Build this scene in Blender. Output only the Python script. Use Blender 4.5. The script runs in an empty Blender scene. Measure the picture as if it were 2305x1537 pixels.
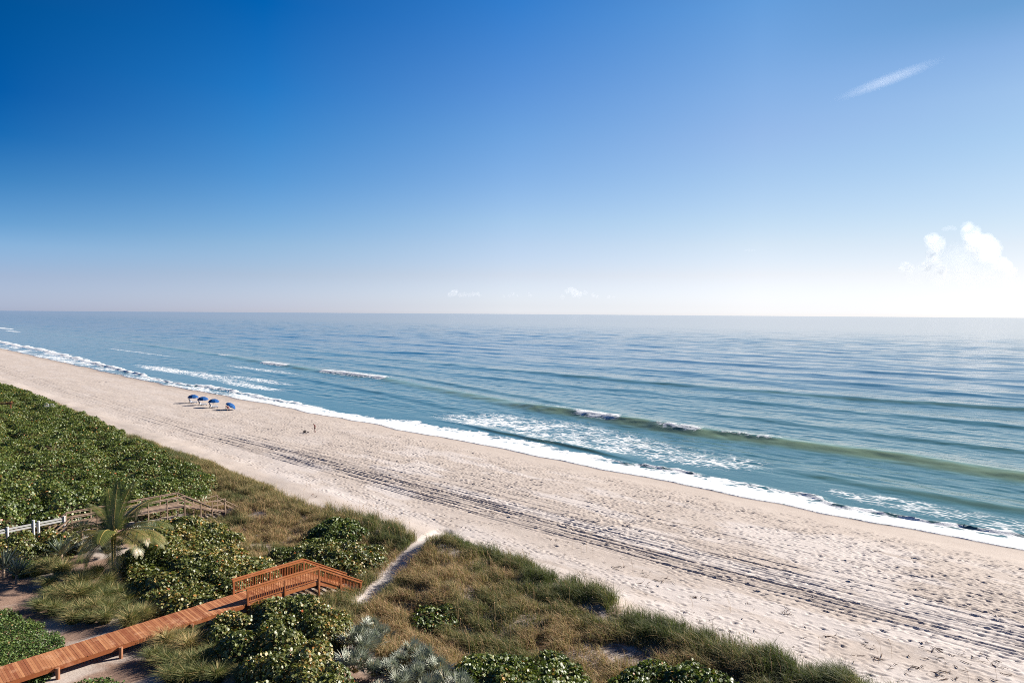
import bpy, math, random
import numpy as np
from mathutils import Vector, Matrix

scene = bpy.context.scene
C = scene.collection
rng = np.random.default_rng(7)
random.seed(7)

# ------------------------------------------------------------------ camera
CAM_H = 24.0
PITCH = math.atan(62.5 / 1537)
ROLL = math.radians(0.4)
FWD = np.array([0, math.cos(PITCH), -math.sin(PITCH)])
_r0 = np.array([1.0, 0, 0]); _u0 = np.array([0, math.sin(PITCH), math.cos(PITCH)])
RGT = math.cos(ROLL) * _r0 + math.sin(ROLL) * _u0
UPV = -math.sin(ROLL) * _r0 + math.cos(ROLL) * _u0
cam_data = bpy.data.cameras.new('camera')
cam_data.lens = 24.0; cam_data.sensor_width = 36.0
cam_data.clip_start = 0.1; cam_data.clip_end = 120000
cam = bpy.data.objects.new('camera', cam_data); C.objects.link(cam)
M3 = Matrix((RGT, UPV, -FWD)).transposed()
cam.matrix_world = Matrix.Translation((0, 0, CAM_H)) @ M3.to_4x4()
scene.camera = cam

# ------------------------------------------------------------------ light, sky, exposure
SUN_EL = math.radians(26.0)
SUN_AZ = math.radians(65.0)          # clockwise from +Y (straight ahead), to the right
world = bpy.data.worlds.new('World'); scene.world = world
world.use_nodes = True
wn, wl = world.node_tree.nodes, world.node_tree.links
for n in list(wn): wn.remove(n)
w_out = wn.new('ShaderNodeOutputWorld'); w_bg = wn.new('ShaderNodeBackground')
sky = wn.new('ShaderNodeTexSky'); sky.sky_type = 'NISHITA'; sky.sun_disc = False
sky.sun_elevation = SUN_EL; sky.sun_rotation = SUN_AZ
sky.air_density = 1.0; sky.dust_density = 0.3; sky.ozone_density = 4.0; sky.altitude = 0
# the graded look of the clear sky: deep blue away from the sun, pale haze low over the sea
SKY_GRADE = (
    ((0.0042, (0.572, 0.659, 1.132)), (0.0405, (0.541, 0.568, 0.865)), (0.0766, (0.466, 0.585, 0.816)), (0.1021, (0.313, 0.509, 0.736)), (0.1524, (0.144, 0.403, 0.645)), (0.2013, (0.035, 0.307, 0.593)), (0.2486, (0.006, 0.254, 0.557)), (0.3357, (0.000, 0.254, 0.514)), (0.62, (0.16, 0.22, 0.36))),
    ((0.0038, (0.737, 0.792, 1.242)), (0.0074, (0.719, 0.776, 1.227)), (0.0500, (0.680, 0.665, 0.889)), (0.0922, (0.619, 0.683, 0.831)), (0.1220, (0.506, 0.659, 0.822)), (0.1803, (0.313, 0.595, 0.818)), (0.2365, (0.179, 0.548, 0.825)), (0.2901, (0.083, 0.491, 0.827)), (0.3868, (0.005, 0.388, 0.761)), (0.62, (0.16, 0.22, 0.36))),
    ((0.0039, (0.903, 0.975, 1.403)), (0.0104, (0.854, 0.901, 1.280)), (0.0556, (0.892, 0.769, 0.902)), (0.1004, (0.893, 0.785, 0.839)), (0.1319, (0.840, 0.798, 0.828)), (0.1934, (0.671, 0.749, 0.841)), (0.2525, (0.536, 0.720, 0.860)), (0.3085, (0.411, 0.659, 0.876)), (0.4086, (0.173, 0.571, 0.896)), (0.62, (0.16, 0.22, 0.36))),
    ((0.0048, (0.783, 0.854, 1.216)), (0.0121, (0.779, 0.814, 1.129)), (0.0548, (0.880, 0.733, 0.809)), (0.0970, (0.911, 0.745, 0.720)), (0.1268, (0.873, 0.750, 0.708)), (0.1851, (0.806, 0.746, 0.720)), (0.2412, (0.765, 0.732, 0.743)), (0.2948, (0.685, 0.741, 0.778)), (0.3914, (0.476, 0.709, 0.820)), (0.62, (0.16, 0.22, 0.36))),
    ((0.0052, (0.568, 0.660, 0.985)), (0.0125, (0.587, 0.654, 0.934)), (0.0489, (0.695, 0.613, 0.693)), (0.0850, (0.724, 0.609, 0.611)), (0.1105, (0.719, 0.626, 0.599)), (0.1608, (0.707, 0.647, 0.606)), (0.2097, (0.659, 0.653, 0.620)), (0.2570, (0.643, 0.653, 0.636)), (0.3023, (0.535, 0.601, 0.633)), (0.3439, (0.347, 0.513, 0.575)), (0.62, (0.16, 0.22, 0.36))),
    ((0.0052, (1.306, 1.451, 2.019)), (0.0125, (1.351, 1.438, 1.915)), (0.0489, (1.599, 1.349, 1.421)), (0.0850, (1.665, 1.340, 1.253)), (0.1105, (1.654, 1.378, 1.228)), (0.1608, (1.626, 1.423, 1.243)), (0.2097, (1.516, 1.437, 1.270)), (0.2570, (1.480, 1.437, 1.304)), (0.3023, (1.232, 1.321, 1.297)), (0.3439, (0.799, 1.129, 1.178)), (0.62, (0.16, 0.22, 0.36))),
)
w_tc = wn.new('ShaderNodeTexCoord'); w_xyz = wn.new('ShaderNodeSeparateXYZ'); wl.new(w_tc.outputs['Generated'], w_xyz.inputs[0])
def wmath(op, a, b=None):
    m = wn.new('ShaderNodeMath'); m.operation = op
    for i, x in enumerate((a, b)):
        if x is None: continue
        if isinstance(x, (int, float)): m.inputs[i].default_value = x
        else: wl.new(x, m.inputs[i])
    return m.outputs[0]
wx, wy, wz = w_xyz.outputs
w_len = wmath('MAXIMUM', wmath('SQRT', wmath('ADD', wmath('MULTIPLY', wx, wx), wmath('MULTIPLY', wy, wy))), 1e-4)
w_cos = wmath('DIVIDE', wmath('ADD', wmath('MULTIPLY', wx, math.sin(SUN_AZ)), wmath('MULTIPLY', wy, math.cos(SUN_AZ))), w_len)
def wramp(stops):
    r = wn.new('ShaderNodeValToRGB'); el = r.color_ramp.elements
    while len(el) > 1: el.remove(el[-1])
    el[0].position = stops[0][0]; el[0].color = (*stops[0][1], 1)
    for p, c in stops[1:]:
        e = el.new(p); e.color = (*c, 1)
    wl.new(wz, r.inputs[0]); return r.outputs[0]
def wmix(fac, a, b, mode='MIX'):
    m = wn.new('ShaderNodeMix'); m.data_type = 'RGBA'; m.blend_type = mode
    if isinstance(fac, float): m.inputs[0].default_value = fac
    else: wl.new(fac, m.inputs[0])
    wl.new(a, m.inputs[6]); wl.new(b, m.inputs[7]); return m.outputs[2]
def wfac(a, b):
    m = wn.new('ShaderNodeMapRange'); wl.new(w_cos, m.inputs[0]); m.inputs[1].default_value = a; m.inputs[2].default_value = b
    return m.outputs[0]
_c = [math.cos(math.radians(x) - SUN_AZ) for x in (-36.8, -19.8, 0.0, 19.6, 36.7, 58.0)]
w_grade = wramp(SKY_GRADE[0])
for _i in range(5):
    w_grade = wmix(wfac(_c[_i], _c[_i + 1]), w_grade, wramp(SKY_GRADE[_i + 1]))
w_col = wmix(1.0, sky.outputs[0], w_grade, 'MULTIPLY')
w_bg.inputs['Strength'].default_value = 0.0707
wl.new(w_col, w_bg.inputs['Color'])
wl.new(w_bg.outputs[0], w_out.inputs['Surface'])

sun_d = bpy.data.lights.new('sun', 'SUN'); sun_d.energy = 5.0; sun_d.angle = math.radians(0.5)
sun_d.color = (1.0, 0.93, 0.83)
sun = bpy.data.objects.new('sun', sun_d); C.objects.link(sun)
SUN_DIR = Vector((math.sin(SUN_AZ) * math.cos(SUN_EL), math.cos(SUN_AZ) * math.cos(SUN_EL), math.sin(SUN_EL)))
sun.rotation_euler = SUN_DIR.to_track_quat('Z', 'Y').to_euler()
sun.location = (60, 40, 60)

vs = scene.view_settings
scene.display_settings.display_device = 'sRGB'
vs.view_transform = 'Standard'; vs.look = 'None'; vs.gamma = 1.0; vs.use_curve_mapping = False
vs.exposure = 1.25
scene.render.engine = 'CYCLES'
scene.cycles.use_denoising = False
scene.cycles.filter_width = 1.0
scene.cycles.max_bounces = 6; scene.cycles.diffuse_bounces = 2; scene.cycles.glossy_bounces = 2
scene.cycles.transmission_bounces = 2; scene.cycles.transparent_max_bounces = 6
scene.cycles.volume_bounces = 1
scene.cycles.caustics_reflective = False; scene.cycles.caustics_refractive = False

# ------------------------------------------------------------------ shore coordinates
US = np.array([-0.72, 0.694]); US /= np.linalg.norm(US)      # along the shore, away from the camera
UN = np.array([US[1], -US[0]])                               # towards the sea
SHORE = math.atan2(US[1], US[0])

def W(s, n):
    s = np.asarray(s, float); n = np.asarray(n, float)
    return US[0] * s + UN[0] * n, US[1] * s + UN[1] * n
def at(px, py, z):
    """shore coordinates of the ground point seen at a photograph pixel, at height z"""
    d = FWD * 1537 + (px - 1152.5) * RGT - (py - 768.5) * UPV
    p = np.array([0, 0, CAM_H]) + d * ((z - CAM_H) / d[2])
    return float(p[:2] @ US), float(p[:2] @ UN)
def poly(pts, z): return np.array([at(x, y, z) for x, y in pts])
def sm(e0, e1, x):
    t = np.clip((x - e0) / (e1 - e0), 0, 1); return t * t * (3 - 2 * t)
def _h(ix, iy, seed):
    a = (ix.astype(np.int64) * 374761393 + iy.astype(np.int64) * 668265263 + seed * 974634777) & 0xffffffff
    a = ((a ^ (a >> 13)) * 1274126177) & 0xffffffff
    a = (a ^ (a >> 16)) * 2246822519 & 0xffffffff
    return ((a ^ (a >> 15)) & 0xffffff) / float(0xffffff)
def vnoise(x, y, seed=0):
    x = np.asarray(x, float); y = np.asarray(y, float)
    ix = np.floor(x); iy = np.floor(y); fx = x - ix; fy = y - iy
    fx = fx * fx * fx * (fx * (fx * 6 - 15) + 10); fy = fy * fy * fy * (fy * (fy * 6 - 15) + 10)
    a = _h(ix, iy, seed); b = _h(ix + 1, iy, seed); c = _h(ix, iy + 1, seed); d = _h(ix + 1, iy + 1, seed)
    return (a * (1 - fx) + b * fx) * (1 - fy) + (c * (1 - fx) + d * fx) * fy
def fbm(x, y, seed=0, o=4):
    v = 0; a = 0.5; t = 0
    for i in range(o):
        v = v + a * vnoise(x * 2 ** i + 17.3 * i, y * 2 ** i - 9.1 * i, seed + i); t += a; a *= 0.5
    return v / t                                              # 0..1

# ------------------------------------------------------------------ object helpers
def tag(o, label=None, cat=None, group=None, kind=None):
    if label: o['label'] = label
    if cat: o['category'] = cat
    if group: o['group'] = group
    if kind: o['kind'] = kind
    return o
def link(name, me, mat=None, parent=None):
    o = bpy.data.objects.new(name, me); C.objects.link(o)
    if mat is not None and me is not None: me.materials.append(mat)
    if parent is not None: o.parent = parent
    return o
def empty(name, loc=(0, 0, 0), rz=0.0):
    o = bpy.data.objects.new(name, None); C.objects.link(o); o.location = loc; o.rotation_euler = (0, 0, rz)
    o.empty_display_size = 0.3
    return o
def arrays_mesh(name, V, F, smooth=False, fattr=None, pattr=None):
    """V (N,3), F (M,k) -> mesh, with optional per-face / per-point float attributes"""
    me = bpy.data.meshes.new(name)
    V = np.ascontiguousarray(V, dtype=np.float32); F = np.ascontiguousarray(F, dtype=np.int32)
    m, k = F.shape
    me.vertices.add(len(V)); me.vertices.foreach_set('co', V.ravel())
    me.loops.add(m * k); me.loops.foreach_set('vertex_index', F.ravel())
    me.polygons.add(m)
    me.polygons.foreach_set('loop_start', np.arange(m, dtype=np.int32) * k)
    me.polygons.foreach_set('loop_total', np.full(m, k, dtype=np.int32))
    me.update(calc_edges=True)
    me.polygons.foreach_set('use_smooth', np.full(m, smooth, dtype=bool))
    for dom, at_ in (('FACE', fattr), ('POINT', pattr)):
        for key, val in (at_ or {}).items():
            a = me.attributes.new(key, 'FLOAT', dom)
            a.data.foreach_set('value', np.ascontiguousarray(val, dtype=np.float32).ravel())
    me.update()
    return me
def grid_faces(nr, nc):
    i = np.arange(nr * nc).reshape(nr, nc)
    return np.stack([i[:-1, :-1], i[1:, :-1], i[1:, 1:], i[:-1, 1:]], -1).reshape(-1, 4)

class MB:
    """collects boxes, bars, tubes and loose faces into ONE mesh"""
    def __init__(self): self.v = []; self.f = []; self.a = []
    def add(self, vs_, fs_, val=0.5):
        b = len(self.v); self.v += [tuple(map(float, p)) for p in vs_]
        self.f += [tuple(b + i for i in q) for q in fs_]; self.a += [val] * len(fs_)
    def box8(self, P, val=0.5):
        self.add(P, [(0, 3, 2, 1), (4, 5, 6, 7), (0, 1, 5, 4), (1, 2, 6, 5), (2, 3, 7, 6), (3, 0, 4, 7)], val)
    def box(self, c, h, val=0.5):
        x, y, z = c; a, b, d = h
        self.box8([(x-a,y-b,z-d),(x+a,y-b,z-d),(x+a,y+b,z-d),(x-a,y+b,z-d),
                   (x-a,y-b,z+d),(x+a,y-b,z+d),(x+a,y+b,z+d),(x-a,y+b,z+d)], val)
    def bar(self, p, q, w, t, up=(0, 0, 1), val=0.5):
        """a box from p to q, w across and t along 'up'"""
        p = Vector(p); q = Vector(q); d = (q - p).normalized(); u = Vector(up)
        if abs(d.dot(u)) > 0.98: u = Vector((1, 0, 0))
        sd = d.cross(u).normalized() * (w / 2); u2 = sd.cross(d).normalized() * (t / 2)
        P = [e + i * sd + j * u2 for e in (p, q) for i, j in ((-1, -1), (1, -1), (1, 1), (-1, 1))]
        self.box8(P, val)
    def tube(self, pts, rad, k=8, val=0.5, cap=True):
        pts = [Vector(p) for p in pts]; n = len(pts)
        rr = rad if hasattr(rad, '__len__') else [rad] * n
        V = []
        for i, p in enumerate(pts):
            d = (pts[min(i + 1, n - 1)] - pts[max(i - 1, 0)]).normalized()
            a = Vector((0, 0, 1)) if abs(d.z) < 0.9 else Vector((1, 0, 0))
            x = d.cross(a).normalized(); y = d.cross(x)
            V += [p + (x * math.cos(2 * math.pi * j / k) + y * math.sin(2 * math.pi * j / k)) * rr[i] for j in range(k)]
        Fc = [(i * k + j, i * k + (j + 1) % k, (i + 1) * k + (j + 1) % k, (i + 1) * k + j) for i in range(n - 1) for j in range(k)]
        if cap: Fc += [tuple(range(k))[::-1], tuple((n - 1) * k + j for j in range(k))]
        self.add(V, Fc, val)
    def build(self, name, mat, parent=None, smooth=False, bevel=0.0):
        me = bpy.data.meshes.new(name); me.from_pydata(self.v, [], self.f); me.update()
        a = me.attributes.new('rnd', 'FLOAT', 'FACE'); a.data.foreach_set('value', np.array(self.a, dtype=np.float32))
        if smooth: me.polygons.foreach_set('use_smooth', np.ones(len(me.polygons), dtype=bool))
        o = link(name, me, mat, parent)
        if bevel:
            b = o.modifiers.new('bevel', 'BEVEL'); b.width = bevel; b.segments = 1; b.limit_method = 'ANGLE'
        return o
def copy_tree(o, parent=None):
    c = o.copy(); C.objects.link(c); c.parent = parent
    for ch in list(o.children): copy_tree(ch, c)
    return c

# ------------------------------------------------------------------ material helpers
def newmat(name):
    m = bpy.data.materials.new(name); m.use_nodes = True
    nt = m.node_tree; b = nt.nodes['Principled BSDF']
    return m, nt, b
def nd(nt, t, **kw):
    n = nt.nodes.new(t)
    for k, v in kw.items():
        if k in n.inputs: n.inputs[k].default_value = v
        else: setattr(n, k, v)
    return n
def ramp(nt, stops, src, interp='LINEAR'):
    r = nt.nodes.new('ShaderNodeValToRGB'); r.color_ramp.interpolation = interp
    el = r.color_ramp.elements
    while len(el) > 1: el.remove(el[-1])
    el[0].position = stops[0][0]; el[0].color = (*stops[0][1], 1)
    for p, c in stops[1:]:
        e = el.new(p); e.color = (*c, 1)
    nt.links.new(src, r.inputs[0]); return r
def attr(nt, name):
    a = nt.nodes.new('ShaderNodeAttribute'); a.attribute_name = name; return a
def math_(nt, op, a, b=None, clamp=False):
    m = nt.nodes.new('ShaderNodeMath'); m.operation = op; m.use_clamp = clamp
    for i, x in enumerate((a, b)):
        if x is None: continue
        if isinstance(x, (int, float)): m.inputs[i].default_value = x
        else: nt.links.new(x, m.inputs[i])
    return m.outputs[0]
def mixc(nt, fac, a, b, mode='MIX'):
    m = nt.nodes.new('ShaderNodeMix'); m.data_type = 'RGBA'; m.blend_type = mode
    for sock, x in ((m.inputs[0], fac), (m.inputs[6], a), (m.inputs[7], b)):
        if isinstance(x, (int, float)): sock.default_value = x
        elif isinstance(x, tuple): sock.default_value = (*x, 1)
        else: nt.links.new(x, sock)
    return m.outputs[2]
def maprange(nt, x, a, b, c=0.0, d=1.0, smooth=True):
    m = nt.nodes.new('ShaderNodeMapRange'); m.interpolation_type = 'SMOOTHSTEP' if smooth else 'LINEAR'
    nt.links.new(x, m.inputs[0])
    for i, v in enumerate((a, b, c, d)): m.inputs[i + 1].default_value = v
    return m.outputs[0]
def shore_map(nt, scale=(1, 1, 1)):
    """object coordinates turned so that x runs along the shore"""
    tc = nt.nodes.new('ShaderNodeTexCoord'); mp = nt.nodes.new('ShaderNodeMapping'); mp.vector_type = 'TEXTURE'
    mp.inputs['Rotation'].default_value = (0, 0, SHORE)
    mp.inputs['Scale'].default_value = tuple(1.0 / v for v in scale)
    nt.links.new(tc.outputs['Object'], mp.inputs[0]); return mp.outputs[0]
def noise(nt, vec, scale, detail=2.0, rough=0.5):
    n = nt.nodes.new('ShaderNodeTexNoise'); n.inputs['Scale'].default_value = scale
    n.inputs['Detail'].default_value = detail; n.inputs['Roughness'].default_value = rough
    if vec is not None: nt.links.new(vec, n.inputs['Vector'])
    return n.outputs[0]
SEA_R, SEA_B = 0.11, 0.05
# ------------------------------------------------------------------ ground: dune and beach, one sheet
WL_S = [-400, 0, 10, 16, 27, 38, 49, 60, 72, 85, 96, 112, 140, 162, 176, 196, 213, 238, 285, 333, 408, 484, 700, 1600]
WL_N = [90, 87.2, 86.7, 86.2, 85.4, 85.0, 84.6, 85.3, 84.4, 84.3, 84.5, 83.6, 82.6, 82.0, 81.8, 80.8, 79.8, 79.3, 79.6, 80.9, 81.9, 84.2, 88, 95]
def waterline(s):
    return np.interp(s, WL_S, WL_N) + (fbm(s / 5.5, s * 0, 61, 3) - 0.5) * 1.6 + 0.5 * np.sin(s / 6.1) + 0.35 * np.sin(s / 2.7 + 1)
GP_N = [-400, 5, 12, 20, 26, 31, 36, 40, 43, 46, 52, 62, 74, 80, 84.5, 88, 95, 110, 150, 260]
GP_Z = [2.6, 2.45, 2.35, 2.2, 2.0, 1.55, 1.65, 1.8, 1.75, 1.55, 1.5, 1.3, 0.98, 0.62, 0.25, 0.0, -0.45, -1.1, -2.2, -4]
HUMPS = [(47.5, 40.0, 3.8, 0.75), (38.0, 41.3, 2.6, 0.5), (31, 41.5, 2.4, 0.45), (60, 38.5, 4.0, 0.45), (18, 41.5, 2.5, 0.5),
         (13, 41.5, 2.3, 0.5), (24, 40.5, 2.2, 0.3), (40, 35, 4, 0.5), (72, 35, 4, .35), (100, 36, 6, .5), (33, 36, 3, .3)]
PATH_A, PATH_B = np.array([44.6, 29.9]), np.array([51.6, 42.4])
def path_dist(s, n):
    d = PATH_B - PATH_A; L2 = d @ d
    t = np.clip(((s - PATH_A[0]) * d[0] + (n - PATH_A[1]) * d[1]) / L2, -0.02, 1.2)
    return np.hypot(s - PATH_A[0] - t * d[0], n - PATH_A[1] - t * d[1]), t
def ground(s, n):
    s = np.asarray(s, float); n = np.asarray(n, float)
    z = np.interp(n, GP_N, GP_Z)
    dune = sm(46, 41, n)
    z = z + dune * (fbm(s / 7, n / 7, 3, 3) - 0.5) * 0.7
    for hs, hn, r, a in HUMPS:
        z = z + 1.35 * a * np.exp(-(((s - hs) / r) ** 2 + ((n - hn) / (r * 0.7)) ** 2))
    z = z + (1 - dune) * sm(86, 78, n) * (fbm(s / 4, n / 2.5, 9, 3) - 0.5) * 0.10
    pd, _ = path_dist(s, n)
    z = z - 0.25 * sm(1.3, 0.4, pd)
    return z

def veg_edge(s):
    e = np.interp(s, [-20, 5, 11.3, 14, 16.3, 18.5, 20.4, 23, 26, 29.9, 33.5, 37, 40.4, 44, 47.3, 50, 52, 53, 56, 61, 66, 72.4, 82, 94, 108, 124, 182, 250, 320],
                  [44, 44, 43.8, 43.9, 43.0, 43.2, 42.4, 43.2, 42.2, 43.2, 44.2, 43.6, 44.8, 44.4, 43.3, 42.2, 41.2, 41.4, 42.6, 42.4, 41.2, 39.8, 40.2, 40.2, 39.6, 39.6, 41.3, 40, 39.5])
    return e - 0.45 + 0.45 * sm(30, 15, s)

s_ax = [-18.0]
while s_ax[-1] < 95: s_ax.append(s_ax[-1] + 0.155)
while s_ax[-1] < 620: s_ax.append(s_ax[-1] + 0.155 * max(1, (s_ax[-1] / 95) ** 1.7))
while s_ax[-1] < 1700: s_ax.append(s_ax[-1] + 25)
s_ax = np.array([-400, -250, -150, -90, -60, -40, -30, -24] + s_ax)
n_ax = np.concatenate([[-400, -200, -100, -60, -40, -25], np.arange(-15, 42.5, 0.45), np.arange(42.6, 86.0, 0.105), np.arange(86.2, 97, 0.6), [100, 105, 112, 125, 150, 180, 220, 260]])
S, N = np.meshgrid(s_ax, n_ax, indexing='ij')
Z = ground(S, N)
beach = sm(43.5, 46, N) * sm(82.5, 79.5, N)
near = sm(230, 120, S)
# rough, trodden sand
Z += beach * (fbm(S / 0.55, N / 0.35, 21, 2) - 0.5) * (0.026 + 0.04 * sm(100, 190, S))
# footprints pressed into the sand
def stamp(cs, cn, ang, L, Wd, depth):
    i0, i1 = np.searchsorted(s_ax, (cs - L * 1.9, cs + L * 1.9)); j0, j1 = np.searchsorted(n_ax, (cn - L * 1.9, cn + L * 1.9))
    if i1 <= i0 or j1 <= j0: return
    ds = S[i0:i1, j0:j1] - cs; dn = N[i0:i1, j0:j1] - cn
    a = (ds * math.cos(ang) + dn * math.sin(ang)) / L; b = (-ds * math.sin(ang) + dn * math.cos(ang)) / Wd
    r2 = a * a + b * b
    Z[i0:i1, j0:j1] += depth * (-np.exp(-r2 * 1.6) + 0.42 * np.exp(-(np.sqrt(r2) - 1.75) ** 2 * 4))
cnt = 0
fr = np.random.default_rng(5)
NF = 24000
fs = fr.random(NF) ** 1.25 * 165 - 4; fn = 44.5 + fr.random(NF) * 35.5
dens = 0.35 + 0.65 * sm(0.35, 0.6, fbm(fs / 9, fn / 4, 33, 3))
dens *= np.where((fn > 49) & (fn < 52), 0.55, 1.0) * sm(81, 76.5, fn + 1.5 * (vnoise(fs / 6, fs * 0, 4) - .5)) * (0.45 + 0.55 * sm(47, 62, fn))
keep = fr.random(NF) < dens
for cs, cn in zip(fs[keep], fn[keep]):
    ang = fr.normal(0, 0.5) if fr.random() < 0.75 else fr.random() * math.pi
    stamp(cs, cn, ang, 0.19 + 0.09 * fr.random(), 0.11 + 0.05 * fr.random(), 0.035 + 0.04 * fr.random())
# walking trails: left-right pairs of steps
for k in range(46):
    cs = fr.random() * 140 - 4; cn = 46 + fr.random() * 32; ang = fr.normal(0, 0.28) + (math.pi if fr.random() < .5 else 0)
    for j in range(int(20 + fr.random() * 60)):
        cs += 0.68 * math.cos(ang); cn += 0.68 * math.sin(ang); ang += fr.normal(0, 0.035)
        if cn < 44.5 or cn > 80: break
        sgn = 0.11 if j % 2 else -0.11
        stamp(cs - sgn * math.sin(ang), cn + sgn * math.cos(ang), ang, 0.2, 0.11, 0.07)
# wheel tracks
tr = np.random.default_rng(11)
base = np.array([(0, 58.4), (28.8, 56.2), (63.3, 54.4), (90, 52.8), (128, 50.6), (170, 50.0), (197, 50.6), (268, 51.0), (620, 57)])
track_mask = np.zeros_like(Z)
def rut(off, slope, amp, ph, width, depth, s_from=-20, s_to=700, lug=True):
    nc = np.interp(s_ax, base[:, 0], base[:, 1]) + off + slope * s_ax + amp * np.sin(s_ax / 23 + ph) + 0.10 * np.sin(s_ax / 5.3 + ph * 3)
    w_s = sm(s_from - 3, s_from + 3, s_ax) * sm(s_to + 6, s_to - 6, s_ax)
    gap = sm(0.16, 0.34, fbm(s_ax / 14 + ph * 7, s_ax * 0 + off, 71, 3))
    dd = N - nc[:, None]
    q = dd / width
    lugs = 1 + (0.22 * np.sin(s_ax * 2 * math.pi / 0.62) * (s_ax < 90) if lug else 0)
    A = (0.85 * w_s * gap * depth * lugs * (1 - .62 * sm(85, 150, s_ax)))[:, None]
    Z[:] += A * (-np.exp(-q ** 4) + 0.5 * np.exp(-((np.abs(q) - 1.55) / 0.45) ** 2))
    track_mask[:] = np.maximum(track_mask, (w_s * gap)[:, None] * np.exp(-(q / 1.3) ** 4))
for k in range(17):
    off = tr.uniform(-4.2, 4.6); sl = tr.normal(0, 0.006); am = tr.uniform(0.05, 0.45); ph = tr.uniform(0, 6)
    wd = tr.uniform(0.10, 0.17); dp = tr.uniform(0.030, 0.056)
    f0 = tr.choice([-20, -20, -20, 10, 25, 45]); t0 = tr.choice([700, 700, 160, 120, 75, 60])
    rut(off, sl, am, ph, wd, dp, f0, t0); rut(off + 1.55, sl, am, ph, wd, dp * 0.9, f0, t0)
for off, sl, wd, dp in ((-0.3, 0.0, 0.17, .08), (1.4, 0.004, 0.17, .08), (2.5, -0.004, .14, .06), (-1.9, .002, .17, .085), (0.55, .006, .18, .08), (8.5, .01, .12, .05), (10, .01, .12, .05)):
    rut(off, sl, 0.2, off, wd, dp)
# a turning loop of tracks far up the beach
for rad in (5.2, 6.9):
    dd = np.hypot(S - 247, N - 60.0) - rad
    w_ = sm(-0.4, 0.3, (N - 56) / 5)
    Z += -0.09 * np.exp(-(dd / 0.28) ** 4) * w_
wln = waterline(s_ax)[:, None]
wet = sm(wln - 7.5, wln - 1.0, N + 1.5 * (fbm(S / 6, N / 3, 45, 2) - .5)) * (0.35 + 0.65 * sm(120, 190, S))
edge_wet = sm(wln - 1.3 - 1.2 * sm(120, 200, S), wln - 0.1, N)
wet = np.maximum(wet * 0.55, edge_wet)
pale = sm(0.50, 0.66, fbm(S / 10, N / 3.2, 51, 4)) * sm(43, 48, N) * sm(79, 72, N)
pale = np.maximum(pale, sm(50.5, 46.5, N) * sm(43, 45, N) * sm(.3, .6, fbm(S / 5, N / 3, 58, 3)))
pale = pale * (1 - .7 * sm(70, 120, S))
pd, pt = path_dist(S, N)
pale = np.maximum(pale, sm(1.2, 0.5, pd))
soil = sm(24.5, 22, N + 2 * (fbm(S / 3, N / 3, 78, 3) - .5)) * sm(.40, .62, fbm(S / 2.6, N / 2.6, 79, 4) + .25 * sm(47, 55, S) * sm(14, 9, N))
litter_shade = sm(23, 26, N) * sm(.4, -.9, N - veg_edge(S) + 1.6 * (fbm(S / 2, N / 2, 77, 3) - .5)) * sm(0.5, 1.2, pd)
litter_shade = np.maximum(litter_shade, 1.6 * sm(45.6, 46.3, S) * sm(49.6, 48.9, S) * sm(19, 21, N) * sm(30.4, 29.8, N))  # ground under deck and stairs coloured dark as painted shade, hiding sunlit stripes
X, Y = W(S, N)
V = np.stack([X, Y, Z], -1).reshape(-1, 3)
m_sand, nt, b = newmat('beach_sand')
L = nt.links.new
v = shore_map(nt)
sm_soil = attr(nt, 'soil').outputs['Fac']
n1 = noise(nt, v, 0.35, 4, 0.6); n2 = noise(nt, v, 7.0, 3, 0.6); n3 = noise(nt, v, 40, 2, 0.7)
c0 = ramp(nt, [(0.3, (0.369, 0.308, 0.267)), (0.7, (0.452, 0.390, 0.345))], n1).outputs[0]
c0 = mixc(nt, 0.5, c0, ramp(nt, [(0.3, (0.325, 0.269, 0.231)), (0.7, (0.487, 0.425, 0.383))], n2).outputs[0])
c1 = mixc(nt, math_(nt, 'MULTIPLY', attr(nt, 'pale').outputs['Fac'], 0.5), c0, (0.565, 0.520, 0.502))
c2 = mixc(nt, math_(nt, 'MULTIPLY', attr(nt, 'wet').outputs['Fac'], 0.85), c1, (0.212, 0.164, 0.132))
litter_shade_fac = math_(nt, 'MULTIPLY', attr(nt, 'litter_shade').outputs['Fac'], maprange(nt, noise(nt, v, 1.6, 4, 0.65), 0.35, 0.6))
c3 = mixc(nt, math_(nt, 'MULTIPLY', litter_shade_fac, 0.8), c2, ramp(nt, [(0.3, (0.072, 0.043, 0.025)), (0.7, (0.194, 0.130, 0.083))], n2).outputs[0])
c3 = mixc(nt, math_(nt, 'MULTIPLY', sm_soil, 0.8), c3, ramp(nt, [(0.3, (0.13, 0.062, 0.035)), (0.7, (0.26, 0.15, 0.095))], n2).outputs[0])
L(c3, b.inputs['Base Color'])
L(maprange(nt, attr(nt, 'wet').outputs['Fac'], 0.45, 1.0, 0.95, 0.32), b.inputs['Roughness'])
b.inputs['Specular IOR Level'].default_value = 0.25
bp = nd(nt, 'ShaderNodeBump', Strength=0.6, Distance=0.03)
hh = math_(nt, 'ADD', math_(nt, 'MULTIPLY', n2, 1.0), math_(nt, 'MULTIPLY', n3, 0.35))
L(math_(nt, 'MULTIPLY', hh, maprange(nt, attr(nt, 'wet').outputs['Fac'], 0.2, .8, 1.0, 0.05)), bp.inputs['Height']); L(bp.outputs[0], b.inputs['Normal'])
me = arrays_mesh('beach', V, grid_faces(len(s_ax), len(n_ax))[:, ::-1], True, pattr={'wet': wet, 'pale': pale, 'litter_shade': litter_shade, 'soil': soil})
tag(link('beach', me, m_sand), 'pale trodden sand of the beach and dune with footprints and wheel tracks', 'beach', kind='structure')

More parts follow.
